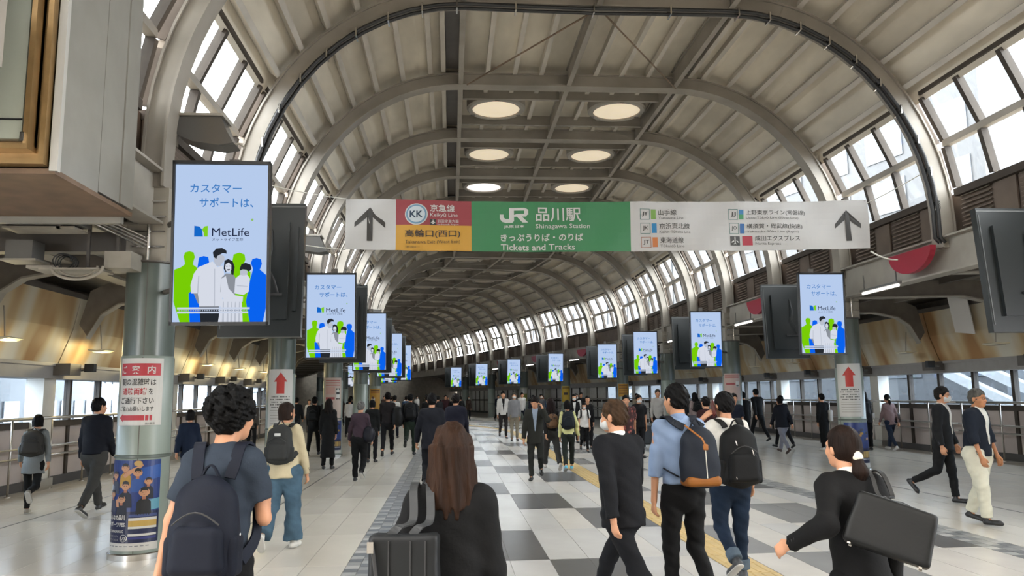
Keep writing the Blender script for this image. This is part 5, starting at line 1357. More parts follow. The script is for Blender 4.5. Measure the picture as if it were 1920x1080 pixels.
        q_.post.append(fcut(.06, .02)); q_.post.append(fold(.004, 110, 100, 1))
    elif hair in ('bob', 'long', 'pony', 'bun'):
        if hair == 'bob':
            q_.cone(Hp(0, -.025, .0), Hp(0, -.02, -.085), .088 * hf, .086 * hf, sm=.02, cap=True); q_.post.append(fold(.0025, 70, 8, x))
        if hair == 'long':
            ln = -.30 if not isinstance(girl, float) else -girl
            q_.cone(Hp(0, -.03, .0), Hp(0, -.055, -.13), .090 * hf, .096 * hf, sm=.03); q_.cone(Hp(0, -.05, -.10), Hp(0, -.09, ln), .098 * hf, .106 * hf, n=Rh @ np.array([0, 1, 0]), k=1.6, sm=.03, cap=True)
            for sd in (-1, 1): q_.cone(Hp(sd * .045, -.06, -.1), Hp(sd * .075, -.065, ln + .05), .055 * hf, .035 * hf, sm=.03)
            rn = random.Random(5)
            if vox < .0135:
                for i in range(34):
                    a = R(190 + 160 * i / 33); bx, by_ = .085 * math.cos(a), -.045 + .075 * math.sin(a); jx = rn.uniform(-.012, .012)
                    q_.cone(Hp(bx, by_, .02), Hp(bx * 1.1 + jx, by_ - .015, -.16), .015 * hf, .015 * hf, sm=.005); q_.cone(Hp(bx * 1.1 + jx, by_ - .015, -.16), Hp(bx * 1.25 - jx, by_ - .03, ln - rn.uniform(-.03, .03)), .016 * hf, .007 * hf, sm=.006)
            q_.post.append(fold(.0045, 95, 9, x))
        if hair in ('pony', 'bun'):
            q_.ell(Hp(0, -.05, -.01), np.array([.074, .062, .072]) * hf, Rh, sm=.03)
            if hair == 'pony': q_.cone(Hp(0, -.115, -.035), Hp(0, -.135, -.12), .026 * hf, .040 * hf, sm=.02); q_.cone(Hp(0, -.135, -.12), Hp(0, -.13, -.20), .040 * hf, .018 * hf, sm=.02)
            else: q_.ell(Hp(0, -.12, .0), np.array([.04, .035, .04]) * hf, Rh, sm=.02)
            q_.post.append(fold(.002, 70, 20, x))
        c1 = Hp(0, .03, 0); ny = Rh @ np.array([0, 1, 0]); nz2 = Rh @ np.array([0, 0, 1]); fz = Hp(0, 0, .052)
        q_.post.append(lambda P, V: np.maximum(V, np.minimum((P - c1) @ ny, -((P - fz) @ nz2))))
    ho = to_obj('hair', [q_.mesh(vh)], hm, root)
    if hair == 'pony':
        q_ = Fld(); q_.cone(Hp(0, -.110, -.03), Hp(0, -.118, -.045), .03 * hf, .031 * hf, sm=.01); to_obj('hair_tie', [q_.mesh(.008)], mat('hair_tie', S('#d8cdb8'), .4), ho)
    # --- face
    if faces:
        for sd in (-1, 1):
            q_ = Fld(); q_.ell(Hp(sd * .031, .0805, .004), np.array([.013, .006, .006]) * hf, Rh, sm=0); to_obj('eye', [q_.mesh(.004)], M_EYE, root)
            q_ = Fld(); q_.cone(Hp(sd * .016, .0875, .028), Hp(sd * .048, .076, .03), .0045 * hf, .003 * hf); to_obj('eyebrow', [q_.mesh(.005)], hm, root)
        if mask:
            q_ = Fld(); q_.ell(Hp(0, .040, -.050), np.array([.068, .066, .058]) * hf, Rh, sm=.02); q_.cone(Hp(0, .09, -.02), Hp(0, .10, -.06), .02 * hf, .018 * hf, sm=.03)
            c2 = Hp(0, .030, 0); ny2 = Rh @ np.array([0, 1, 0]); q_.post.append(lambda P, V: np.maximum(V, -((P - c2) @ ny2)))
            to_obj('face_mask', [q_.mesh(.008)], M_MASK, root)
        else:
            q_ = Fld(); q_.ell(Hp(0, .0985, -.058), np.array([.021, .005, .006]) * hf, Rh, sm=0); to_obj('lips', [q_.mesh(.004)], M_LIP, root)
        if glasses:
            m_ = MB()
            for sd in (-1, 1):
                m_.tube([tuple(Hp(sd * .034 + .022 * math.cos(t * .524), .098, .002 + .017 * math.sin(t * .524))) for t in range(13)], .002, 6, caps=False); m_.tube([tuple(Hp(sd * .056, .096, .006)), tuple(Hp(sd * .078, .0, .0))], .002, 6)
            m_.tube([tuple(Hp(-.012, .1, .004)), tuple(Hp(.012, .1, .004))], .002, 6); m_.build('glasses', M_BLACK, root)
    root['_T'] = 0
    return dict(root=root, T=T, sp=sp, f=f, AR=AR, AL=AL, SZ=SZ, SW=SW, YN=YN, W=W_, x=x, y=y, face=face, LR=LR, LL=LL, Hp=Hp)

def backpack(p, label, col='#16181c', w=.30, h=.45, d=.15, drop=.0, pocket=True, col2=None, strapc=None, vox=.012, extra=None, group=None, side=0, base=None):
    f = p['f']; T = p['T']; t = empty('backpack', (p['x'], p['y'], 0), R(p['face']), label, 'backpack', group); m = cloth(col, .15, .3, .7) if isinstance(col, str) else col
    back = -.105 * (p['W']); M = p['sp']; zc = .36 - drop
    C = lambda x_, y_, z_: T(x_ + side, y_, z_)
    q = Fld(); q.box(C(0, back - d / 2, zc - h * .06), np.array([w / 2, d / 2, h * .44]) * f, .075 * f, M, taper=-.16, sm=.03); q.ell(C(0, back - d * .48, zc + h * .24), np.array([w * .40, d * .46, h * .26]) * f, M, sm=.05); q.ell(C(0, back - d * .6, zc - h * .1), np.array([w * .47, d * .55, h * .42]) * f, M, sm=.05)
    if vox < .014: q.post.append(fold(.004, 18, 15, p['x']))
    o = to_obj('pack_body', [q.mesh(vox)], m, t)
    if pocket:
        q = Fld(); q.box(C(0, back - d - .004, zc - h * .20), np.array([w * .41, .045, h * .24]) * f, .044 * f, M, taper=-.08); to_obj('front_pocket', [q.mesh(vox)], m, t)
        for sd in (-1, 1):
            q = Fld(); q.box(C(sd * w * .47, back - d * .55, zc - h * .27), np.array([.03, d * .36, h * .2]) * f, .025 * f, M); to_obj('side_pocket', [q.mesh(vox)], m, t)
        b = MB(); b.tube([tuple(C(-w * .36 + w * .72 * i / 8, back - d - .04 - .012 * math.sin(math.pi * i / 8), zc + .02 + h * .12 * math.sin(math.pi * i / 8))) for i in range(9)], .004, 6); b.build('zip', M_CABLE, o)
    if base:
        q = Fld(); q.box(C(0, back - d / 2 - .015, zc - h * .42), np.array([w * .49, d * .55, h * .085]) * f, .03 * f, M); to_obj('base_panel', [q.mesh(vox)], cloth(base, .15, .2, .5), t, 'tan leather base panel')
    sm = cloth(strapc, .1, .2, .7) if strapc else m
    b = MB(); pts = [tuple(C(-.045 + .09 * i / 8, back - .06, zc + h / 2 - .02 + .065 * math.sin(math.pi * i / 8))) for i in range(9)]; b.ribbon(pts, .022, .008, tuple(M @ np.array([0, 1, 0]))); b.build('grab_handle', sm, t)
    for sd in (-1, 1):
        SZ = p['SZ']; K = [(sd * .075, back - .02, zc + h * .46), (sd * .085, back + .0, min(SZ, zc + h * .5) + .03), (sd * .098, -.055, SZ + .062), (sd * .108, .01, SZ + .070), (sd * .115, .075, SZ + .02), (sd * .118, .118 * p['W'] + .012, SZ - .09), (sd * .135, .105 * p['W'] + .012, SZ - .20), (sd * .165, .03, zc - h * .15), (sd * .150, back - .02, zc - h * .34)]
        Kp = [C(*k) if i in (0, 8) else T(*k) for i, k in enumerate(K)]
        pts = []
        for i in range(len(Kp) - 1):
            p0 = Kp[max(i - 1, 0)]; p1 = Kp[i]; p2 = Kp[i + 1]; p3 = Kp[min(i + 2, len(Kp) - 1)]
            for s_ in range(4):
                u = s_ / 4; pts.append(tuple(.5 * ((2 * p1) + (-p0 + p2) * u + (2 * p0 - 5 * p1 + 4 * p2 - p3) * u * u + (-p0 + 3 * p1 - 3 * p2 + p3) * u ** 3)))
        pts.append(tuple(Kp[-1])); n = len(pts)
        b = MB(); b.ribbon(pts, .055 * f, .012 * f, [tuple(M @ np.array([1, 0, 0])) if i < n * .7 else tuple(M @ np.array([.3, .9, 0])) for i in range(n)]); b.build('strap', sm, t)
    if extra: extra(t, C, M, f, back, d, zc, h, w)
    return t
def spline(K, n=5):
    K = [np.asarray(k, float) for k in K]; out = []
    for i in range(len(K) - 1):
        p0, p1, p2, p3 = K[max(i - 1, 0)], K[i], K[i + 1], K[min(i + 2, len(K) - 1)]
        for s_ in range(n):
            u = s_ / n; out.append(tuple(.5 * ((2 * p1) + (-p0 + p2) * u + (2 * p0 - 5 * p1 + 4 * p2 - p3) * u * u + (-p0 + 3 * p1 - 3 * p2 + p3) * u ** 3)))
    return out + [tuple(K[-1])]
def tote(p, label, side=-1, col='#141416', w=.34, h=.30, d=.11, z=.08, yoff=-.02, rz=0, strap=True, straptop=None, vox=.012, soft=False, tilt=0, name='tote_bag', cat='bag', xo=.05, twin=True, taper=-.0, strapw=.022, roll=0, cx=None, back=False, strapc=None):
    f = p['f']; T = p['T']; SZ = p['SZ']; t = empty(name, (p['x'], p['y'], 0), R(p['face']), label, cat); m = cloth(col, .1, .15, .5)
    X = side * (p['SW'] + xo + d / 2) if cx is None else cx; M = p['sp'] @ rot('Y', R(roll)) @ rot('Z', R(rz)) @ rot('X', R(tilt)); c = T(X, yoff, z)
    q = Fld()
    if soft: q.ell(c, np.array([d * .62, w / 2, h / 2]) * f, M); q.box(c, np.array([d / 2, w / 2, h / 2]) * f * .85, .06 * f, M, sm=.05)
    else: q.box(c, np.array([d / 2, w / 2, h / 2]) * f, .022 * f, M, taper=taper); q.post.append(fold(.003, 14, 11, 2))
    if soft: q.post.append(fold(.006, 16, 12, 1))
    to_obj('bag_body', [q.mesh(vox)], m, t)
    st = straptop if straptop is not None else (side * (p['SW'] - .045), 0, SZ + .058)
    for dy in ((-.07, .07) if twin else (0,)):
        a = c + M @ (np.array([0, dy - w * .12 * (1 if dy < 0 else -1) * 0 - .02, h / 2]) * f); e = c + M @ (np.array([0, dy + .02, h / 2]) * f)
        tp = T(st[0] + (dy * .3 if twin else 0), st[1] + dy * .35, st[2]); inn = T(st[0] - side * .02, st[1] + .04 + dy * .3, st[2] - .02); mid = T(side * (p['SW'] + .028), yoff * .5 + dy * .5 - .03, SZ - .06); mid2 = T(side * (p['SW'] + .028), yoff * .5 + dy * .5 + .05, SZ - .06)
        if back:
            k_ = dy * .5; a = c + M @ (np.array([(-.06 if dy < 0 else .03) if w < d else 0, (dy * 1.2 if w > d else 0), h / 2 - .01]) * f); e = a + M @ (np.array([.02, .0, 0]) * f)
            mid = T(side * .115 + k_, -.150, SZ - .07); mid2 = T(side * .12 + k_, -.085, SZ + .04); tp = T(side * .125 + k_ * .8, 0, SZ + .068)
            fr = T(side * .135 + k_ * .6, .09, SZ + .0); un = T(side * .155 + k_ * .5, .10, SZ - .12)
            b = MB(); b.ribbon(spline([a, a * .55 + mid * .45 + np.array([0, -.02, .01]), mid, mid2, tp, fr, un]), strapw * f, .007 * f, tuple(M @ np.array([1, 0, 0]) if w < d else p['sp'] @ np.array([1, 0, 0])))
            b.build('strap', cloth(strapc, .1, .15, .5) if strapc else m, t); continue
        b = MB()
        b.ribbon(spline([a, (a + mid) / 2, mid, tp, mid2, (e + mid2) / 2, e]), strapw * f, .006 * f, tuple(M @ np.array([0, 1, .2]))); b.build('strap', m, t)
    return t, c, M
# ------------------------------------------------------------------ people, nearest first
V1 = .0095
P = {}
p = person('man with curly black hair, slate blue T-shirt, navy backpack, nearest at lower left', -1.10, 3.9, -4, H=1.69, gait='lpass', lean=3, sw=.88, hx=.03, topc='#3c4756', sleeve='short', hem=.46, wide=.95, pants='#101013', hair='curly', hairc='#0d0c0c', head=(-22, 0), arms={'l': (-8, 14, 10, -4), 'r': (8, 10, 100, 20)}, vox=V1, glasses=True)
def bottle(t, C, M, f, back, d, zc, h, w):
    for sd in (-1, 1):
        q = Fld(); q.ell(C(sd * w * .5, back - d * .5, zc - h * .08), (.016, .03, .014)); to_obj('white_tag', [q.mesh(.006)], M_MASK, t)
backpack(p, 'large soft navy backpack on the curly haired man', '#121a2e', w=.29, h=.46, d=.17, drop=.16, vox=V1, extra=bottle)
p = person('woman with very long brown hair and black top, centre foreground', 0.0, 3.2, -3, H=1.58, gait='right', lean=2, top='jacket', topc='#0c0c0e', hem=.36, wide=1.05, hemr=1.10, pants='#0e0e10', hair='long', hairc='#402818', head=(2, 0), arms={'l': (-14, 20, 30, 6), 'r': (0, 6, 8)}, vox=V1, girl=.25, faces=False, collar='#8a5040')
t, c, M = tote(p, 'black leather tote bag carried on the left shoulder of the long haired woman', -1, '#26282a', w=.10, h=.37, d=.28, z=.205, yoff=-.23, rz=-4, cx=-.175, vox=V1, strapw=.034, back=True, strapc='#4a4c4e')
for dx, nm in ((-.05, 'seam'), (.03, 'seam'), (.085, 'seam')):
    b = MB(); b.obox(tuple(c + M @ np.array([dx, -.049, 0])), (.0025, .002, .15), Matrix(M.tolist())); b.build(nm, M_CABLE, t)
b = MB(); b.tube([tuple(c + M @ np.array([-.11, -.055, .14])), tuple(c + M @ np.array([-.09, -.065, .02])), tuple(c + M @ np.array([-.105, -.065, -.08]))], .007, 6); b.build('hanging_strap', M_CABLE, t)
b = MB(); b.obox(tuple(c + M @ np.array([-.115, -.058, .13])), (.012, .006, .02), Matrix(M.tolist())); b.build('buckle', M_CHROME, t)
p = person('woman in black suit with brown ponytail and raised left arm, right foreground', 1.98, 3.75, 0, H=1.52, gait='left', lean=7, top='jacket', topc='#101012', hem=.46, wide=1.02, pants='#0c0c0e', hair='pony', hairc='#2e1f18', head=(14, -4), arms={'l': (-44, 20, 60, 0, (-.52, .72, -.40)), 'r': (-2, 10, 24)}, vox=V1, girl=True, collar='#d9d6d0', hemr=1.05)
t, c, M = tote(p, 'large black tote bag slung behind the suited ponytail woman', 1, '#1b1c1c', w=.40, h=.27, d=.13, z=.27, yoff=-.27, rz=58, roll=24, cx=.05, vox=V1, taper=-.04, strapw=.024, back=True, strapc='#333333')
for a in (-.15, .15):
    for e in (-.04, .04):
        pt = c + M @ np.array([e, a, -.128]); b = MB(); b.obox(tuple(pt), (.007, .007, .004), Matrix(M.tolist())); b.build('foot_stud', M_CHROME, t)
p = person('man in dark navy suit with tousled brown hair looking left, open mask', 1.22, 5.6, 22, H=1.66, gait='rpush', twist=40, lean=4, top='jacket', topc='#14161d', hem=.43, wide=1.06, pants='#12141b', shoes='#0c0c0d', hair='short', hairc='#5b4430', head=(30, 4), arms={'l': (-24, 3, 14), 'r': (20, 6, 14)}, vox=V1, mask=True, collar='#e5e2dc', skin=M_SKIN)
p = person('man in light blue shirt with navy and tan backpack, black trousers', 1.78, 6.0, 4, H=1.73, gait='lpass', lean=3, topc='#93a9cc', sleeve='half', hem=.555, wide=1.0, pants='#0e0e11', hair='short', hairc='#0e0c0c', head=(24, 0), arms={'l': (0, 7, 6), 'r': (10, 8, 30)}, vox=V1, collar='#8aa0c4')
def buckle(t, C, M, f, back, d, zc, h, w):
    b = MB(); b.ribbon([tuple(C(-.10, back - d * .6, zc + h * .50)), tuple(C(-.02, back - d - .05, zc + h * .28)), tuple(C(.0, back - d - .062, zc + .07))], .014, .006, tuple(M @ np.array([1, 0, 0]))); b.build('closing_strap', cloth('#b0703a', .1, .1, .5), t, label='tan leather closing strap')
    q = Fld(); q.box(C(.0, back - d - .06, zc + .06), (.02, .012, .022), .008, M); to_obj('buckle', [q.mesh(.007)], cloth('#b0703a', .1, .1, .5), t)
    b = MB(); b.tube([tuple(C(0, back - d - .055, zc + .04)), tuple(C(0, back - d - .06, zc - .16))], .004, 6); b.build('zip', mat('zip_pale', (.5, .48, .42), .5), t)
backpack(p, 'navy rucksack with tan leather base on the light blue shirted man', '#252c39', w=.27, h=.44, d=.17, drop=.08, vox=V1, base='#a2652a', extra=buckle, pocket=False, side=.07)
p = person('man in white T-shirt and cuffed jeans holding a phone to his left ear', 2.50, 6.95, 4, H=1.66, gait='rpass', lean=2, topc='#d5d2cb', sleeve='short', hem=.50, wide=1.16, pants='#22334a', jeans=True, cuff=.10, pw=1.05, shoes='#3c3d40', sole=True, hair='short', hairc='#131010', head=(12, 2), arms={'l': (70, 35, 0, 0, (.25, -.19, .28)), 'r': (4, 12, 12)}, vox=V1)
for L in (p['LR'], p['LL']):
    q = Fld(); a = L[1] + (L[2] - L[1]) * .72; c = L[1] + (L[2] - L[1]) * .95; q.cone(a, c, .064, .062, cap=True, capa=True); to_obj('turned_cuff', [q.mesh(.01)], denim('#6f8090'), p['root'])
tph = empty('mobile_phone', (p['x'], p['y'], 0), R(p['face']), 'dark mobile phone held to the ear of the white shirted man', 'phone')
hp = p['Hp'](-.105, .02, -.03); q = Fld(); q.box(hp, (.006, .036, .075), .005, rot('X', -.5)); to_obj('case', [q.mesh(.005)], mat('phone_red', S('#4a1618'), .3), tph)
b = MB(); b.obox(tuple(hp + np.array([.0065, 0, 0])), (.0005, .031, .068), Matrix(rot('X', -.5).tolist())); b.build('glass', M_BLACK, tph)
def zips(t, C, M, f, back, d, zc, h, w):
    for dx, dz, ln in ((.07, .05, .05), (-.08, .13, .04), (-.10, -.17, .03)):
        b = MB(); b.tube([tuple(C(dx, back - d - .045, zc + dz)), tuple(C(dx + .01, back - d - .05, zc + dz - ln))], .005, 6); b.build('zip_pull', M_CHROME, t)
backpack(p, 'big black backpack with silver zip pulls on the white shirted man', '#101113', w=.34, h=.53, d=.19, drop=.11, vox=V1, extra=zips)
# middle distance, left
V2 = .013
p = person('woman with short brown hair, cream jacket and flared light jeans', -1.86, 9.0, -6, H=1.61, gait='lback', lean=3, top='jacket', topc='#cdc0a0', hem=.475, hemr=1.14, wide=1.2, pants='#5f7f96', jeans=True, pw=1.3, flare=1.7, shoes='#cfccc4', sole=True, hair='bob', hairc='#3b2a22', head=(-30, 0), girl=True, vox=V2, arms={'r': (8, 12, 15), 'l': (0, 8, 20)})
def patch(t, C, M, f, back, d, zc, h, w):
    q = Fld(); q.box(C(0, back - d - .02, zc + .10), (.035, .006, .017), .004, M); to_obj('white_label', [q.mesh(.006)], M_MASK, t)
backpack(p, 'charcoal backpack with small white label on the cream jacketed woman', '#3d3f3f', w=.29, h=.44, d=.15, drop=.02, vox=V2, extra=patch)
p = person('small woman with black bob, pale grey tunic and leggings at far left', -6.15, 12.2, 12, H=1.47, gait='rlift', lean=6, topc='#8e9496', hem=.40, wide=1.1, hemr=1.2, pants='#202122', pw=.9, shoes='#8f887c', sole=True, hair='bob', hairc='#0e0c0c', girl=True, vox=V2, arms={'l': (24, 18, 16), 'r': (-22, 16, 8)}, faces=False)
backpack(p, 'grey-brown backpack on the small woman in pale grey tunic', '#46433f', w=.33, h=.42, d=.16, drop=.03, vox=V2)
p = person('man in navy jacket and grey trousers walking beside the left windows', -5.20, 12.0, -8, H=1.74, gait='lpush', lean=1, top='jacket', topc='#171a26', hem=.50, wide=1.14, pants='#4d4c49', pw=1.1, shoes='#2c2b2a', sole=True, hair='short', hairc='#121010', head=(-28, 0), vox=V2, arms={'l': (4, 8, 8), 'r': (6, 4, 30)}, collar='#c8c8cc')
p = person('grey haired woman in purple jumper and black trousers seen from behind', -1.80, 15.75, -4, H=1.58, gait='lpass', lean=6, topc='#55434f', hem=.53, wide=1.1, pants='#141416', pw=1.1, shoes='#232325', sole=True, hair='short', hairc='#9c9a97', girl=True, vox=V2, sleeve='long', arms={'l': (10, 14, 16), 'r': (0, 12, 35)}, faces=False)
tote(p, 'navy slouch shoulder bag on the grey haired woman in purple', 1, '#1e1e2b', w=.24, h=.34, d=.20, z=.10, yoff=-.04, soft=True, vox=V2, xo=-.04, twin=False, strapw=.03)
p = person('woman in long black coat walking left of the grey haired woman', -2.85, 18.6, 0, H=1.62, gait='stand', lean=2, top='coat', topc='#121213', hem=.16, wide=1.0, hemr=1.25, pants='#0f0f10', hair='long', hairc='#2a211c', girl=.22, vox=V2, faces=False)
p = person('tall man in dark brown shirt carrying a black shoulder bag', -1.77, 22.2, 0, H=1.82, gait='right', lean=2, topc='#2c2628', hem=.50, pants='#17161a', cuff=.09, shoes='#1b1a1a', hair='short', hairc='#150e0e', vox=.018, faces=False)
tote(p, 'large black duffel on the right shoulder of the tall man', 1, '#0e0e10', w=.30, h=.55, d=.26, z=.18, yoff=-.04, soft=True, vox=.018, xo=-.04, twin=False)
p = person('man in dark jacket and green trousers with black backpack, left of centre', -1.15, 22.4, 0, H=1.74, gait='lift', lean=3, top='jacket', topc='#12151d', hem=.53, pants='#2b3a2e', hair='short', hairc='#101012', vox=.018, faces=False)
backpack(p, 'black backpack on the man in green trousers', '#0f1116', w=.30, h=.46, d=.16, vox=.018)
p = person('broad man in charcoal navy suit directly ahead of the long haired woman', -.33, 13.6, -3, H=1.70, gait='rpass', lean=3, top='jacket', topc='#1d1f2a', hem=.44, wide=1.12, pants='#16171e', hair='short', hairc='#151214', vox=V2, faces=False, arms={'l': (6, 14, 20), 'r': (4, 8, 10)})
p = person('man in midnight blue jacket just right of the charcoal suited man', .10, 16.2, -8, H=1.74, gait='left', lean=2, top='jacket', topc='#1f2033', hem=.47, wide=1.1, pants='#17171c', hair='short', hairc='#1d1412', vox=.018, faces=False)
p = person('dark haired woman in black cardigan with bag behind the purple jumper woman', -2.0, 20.2, 0, H=1.58, gait='stand', lean=2, top='jacket', topc='#131617', hem=.45, pants='#1b1b1f', hair='bob', hairc='#111313', girl=True, vox=.018, faces=False)
p = person('woman in grey brown jacket with dark hair near the left window rail', -6.3, 25.5, 0, H=1.60, gait='stand', lean=2, top='jacket', topc='#58514a', hem=.44, pants='#141416', hair='long', hairc='#17110f', girl=.2, vox=.02, faces=False)
p = person('person in dark blue jacket half hidden beyond the near left column', -4.62, 14.3, 0, H=1.50, gait='left', lean=3, top='jacket', topc='#1d2c47', hem=.42, pants='#6c6f72', hair='bob', hairc='#15110f', girl=True, vox=.018, faces=False)
p = person('person in black with backpack in the left aisle beyond the arrow sign', -3.9, 22.8, 0, H=1.72, gait='right', top='jacket', topc='#111214', hem=.48, pants='#121214', hair='short', hairc='#100e0e', vox=.02, faces=False)
backpack(p, 'black backpack on the person beyond the arrow sign', '#0d0e10', vox=.02)
p = person('woman in long black coat in the left aisle beside the third column', -4.0, 26.5, 0, H=1.66, gait='stand', top='coat', topc='#0f0f11', hem=.28, hemr=1.15, pants='#0f0f10', hair='long', hairc='#120f0e', girl=.2, vox=.02, faces=False)
# centre, walking towards the viewer
p = person('man in dark grey suit facing us, left hand pressed to his forehead', 1.65, 15.3, 172, H=1.62, gait='rpass', lean=3, top='jacket', topc='#34342f', hem=.44, wide=1.05, pants='#2f302d', shoes='#0d0d0d', hair='short', hairc='#231a16', head=(-8, 22), arms={'l': (62, 18, 120, 34), 'r': (2, 10, 6)}, vox=V2, inner='#97a5b8', collar='#97a5b8')
p = person('long haired woman in dark grey trousers with a small leopard backpack', 2.22, 17.3, 6, H=1.62, gait='lpush', lean=2, topc='#222123', hem=.52, pants='#474645', pw=1.2, shoes='#b3aca6', hair='long', hairc='#2c1a19', girl=.27, vox=V2, faces=False)
backpack(p, 'small leopard patterned backpack on the long haired woman', prints('leopard', '#2a1b12', '#5e432c'), w=.26, h=.32, d=.14, drop=.06, vox=V2, strapc='#1a1614')
p = person('person in pale yellow sleeved top and dark backpack walking away', 2.55, 17.0, -4, H=1.56, gait='right', lean=3, topc='#d8d79a', hem=.50, pants='#2c332f', cuff=.08, shoes='#4fa3bf', sole=True, hair='bob', hairc='#14110f', girl=True, vox=V2, faces=False, arms={'l': (0, 6, 10), 'r': (6, 14, 14)})
backpack(p, 'dark blue backpack on the pale yellow sleeved person', '#16222d', w=.28, h=.42, d=.15, vox=V2)
p = person('person in white T-shirt and mask with black backpack straps facing us', 3.80, 22.2, 178, H=1.42, gait='lpass', lean=2, topc='#d9d6d2', sleeve='short', hem=.50, wide=1.12, hemr=1.1, pants='#131316', shoes='#1b1b1c', sole=True, hair='bob', hairc='#1d1615', head=(0, 14), girl=True, vox=V2, mask=True)
backpack(p, 'black backpack worn by the masked person in white', '#101012', w=.28, h=.40, vox=.018)
p = person('man in grey hooded vest, mask and beige trousers facing us', 2.30, 28.4, 180, H=1.74, gait='stand', lean=1, topc='#8f8f92', hem=.48, wide=1.15, pants='#9a9180', shoes='#151515', hair='short', hairc='#6c675f', vox=.018, mask=True)
p = person('young man in black vest over white sleeves beside the grey hooded man', 2.0, 30.0, 184, H=1.80, gait='lpass', lean=2, topc='#c9c6c2', hem=.50, pants='#35302f', hair='short', hairc='#121010', vox=.018, inner='#17171a')
p = person('woman in black suit with a white mask and long black hair facing us', 4.2, 26.5, 178, H=1.66, gait='stand', top='jacket', topc='#121214', hem=.42, pants='#121214', hair='long', hairc='#100e0e', girl=.22, vox=.018, mask=True, inner='#cfccc8')
p = person('woman in black blouse and wide black trousers striding towards us', 4.15, 23.6, 176, H=1.60, gait='lpass', topc='#151314', hem=.50, pants='#141315', pw=1.2, hair='bob', hairc='#1d1715', girl=True, vox=.018)
PAT = prints('floral_red', '#8a4a42', '#3a1f1f')
p = person('man in red and cream patterned short sleeved shirt facing us', 3.85, 17.0, 172, H=1.66, gait='left', lean=2, topm=PAT, sleeve='short', hem=.46, wide=1.1, pants='#22222a', hair='short', hairc='#161213', vox=V2)
p = person('man in black T-shirt with grey mask behind the patterned shirt man', 4.85, 20.0, 186, H=1.62, gait='stand', topc='#18181b', sleeve='short', hem=.48, wide=1.15, pants='#1b1b1f', hair='short', hairc='#121010', vox=.018, mask=True)
p = person('tall man in white shirt pulling a dark suitcase in the right aisle', 6.6, 24.6, 176, H=1.78, gait='stand', topc='#b9b6b2', hem=.48, pants='#1c1c22', hair='short', hairc='#4a413b', vox=.018)
sc_ = empty('suitcase', (6.15, 24.2, 0), .2, 'dark wheeled suitcase pulled by the tall man in white', 'suitcase')
q = Fld(); q.box((0, 0, .36), (.20, .12, .30), .04); to_obj('shell', [q.mesh(.015)], mat('suitcase_grey', S('#22262a'), .4), sc_)
b = MB(); b.tube([(-.1, .08, .6), (-.1, .08, .98), (.1, .08, .98), (.1, .08, .6)], .01, 6); b.build('pull_handle', M_CHROME, sc_)
for dx in (-.15, .15):
    for dy in (-.07, .07):
        b = MB(); b.tube([(dx - .012, dy, .03), (dx + .012, dy, .03)], .03, 10); b.build('wheel', M_BLACK, sc_)
# right aisle
p = person('elderly man with glasses, denim jacket and white trousers striding right', 6.55, 9.35, -152, H=1.66, gait='short', lean=2, top='jacket', topc='#1d2636', hem=.50, wide=1.15, pants='#d6d4c2', pw=1.3, shoes='#1b1b1d', hair='short', hairc='#77756f', head=(-6, 0), sleeve='half', arms={'l': (10, 5, 10), 'r': (12, 8, 10)}, vox=V1, glasses=True, inner='#d4d4ce', skin=M_SKIN2)
p = person('man with glasses and white mask in black jacket behind the elderly man', 7.25, 11.1, -140, H=1.70, gait='rbent', lean=1, top='jacket', topc='#232427', hem=.45, wide=1.05, pants='#1d1e20', shoes='#17171a', hair='short', hairc='#2b2724', head=(4, 4), arms={'l': (6, 6, 12), 'r': (0, 10, 12)}, vox=V1, glasses=True, mask=True, inner='#d2cfc8', collar='#d2cfc8')
p = person('person in navy jacket and pale grey trousers walking up the right aisle', 8.9, 20.5, 8, H=1.55, gait='rpush', lean=5, top='jacket', topc='#1b1d29', hem=.44, wide=1.25, hemr=1.15, pants='#8b8c98', shoes='#3b2c28', hair='short', hairc='#17120f', vox=.018, faces=False)
p = person('woman in long black dress with white shoulder bag by the right rail', 10.4, 21.2, 10, H=1.58, gait='stand', lean=1, top='coat', topc='#141415', hem=.14, hemr=1.05, wide=.95, pants='#111112', hair='bun', hairc='#1a1513', shoes='#c9c6c0', girl=True, vox=.018, faces=False)
tote(p, 'white canvas shoulder bag on the woman in long black dress', 1, '#c2c0bb', w=.30, h=.34, d=.10, z=.16, yoff=-.02, vox=.018, xo=-.02, twin=False)
p = person('long haired woman in black holding a small white bag beside a friend', 11.55, 21.0, 16, H=1.64, gait='stand', top='jacket', topc='#151517', hem=.45, pants='#17181b', pw=1.1, hair='long', hairc='#151110', girl=.3, vox=.018, faces=False)
tote(p, 'small white handbag on the long haired woman in black', 1, '#cac8c6', w=.20, h=.17, d=.08, z=.10, yoff=-.02, vox=.018, xo=-.01, twin=False)
p = person('woman in pink and grey banded jumper and jeans with brown bag', 12.05, 20.7, 4, H=1.58, gait='right', topc='#8a7272', hem=.44, wide=1.15, pants='#263247', shoes='#bdbab6', jeans=True, hair='pony', hairc='#1b1514', girl=True, vox=.018, faces=False)
tote(p, 'dark brown tote on the woman in pink and grey', 1, '#3a2a28', w=.26, h=.32, d=.14, z=.12, yoff=-.02, vox=.018, soft=True, xo=-.02, twin=False)
p = person('person in dark clothes at the right rail, left of the capped person', 9.0, 23.4, 20, H=1.66, gait='stand', topc='#17181d', hem=.46, pants='#15161a', hair='short', hairc='#120f0f', vox=.02, faces=False)
p = person('person in black cap and dark jacket by the right rail', 10.3, 25.6, 16, H=1.80, gait='left', top='jacket', topc='#131518', hem=.46, pants='#141518', hair='short', hairc='#101010', vox=.02, faces=False)
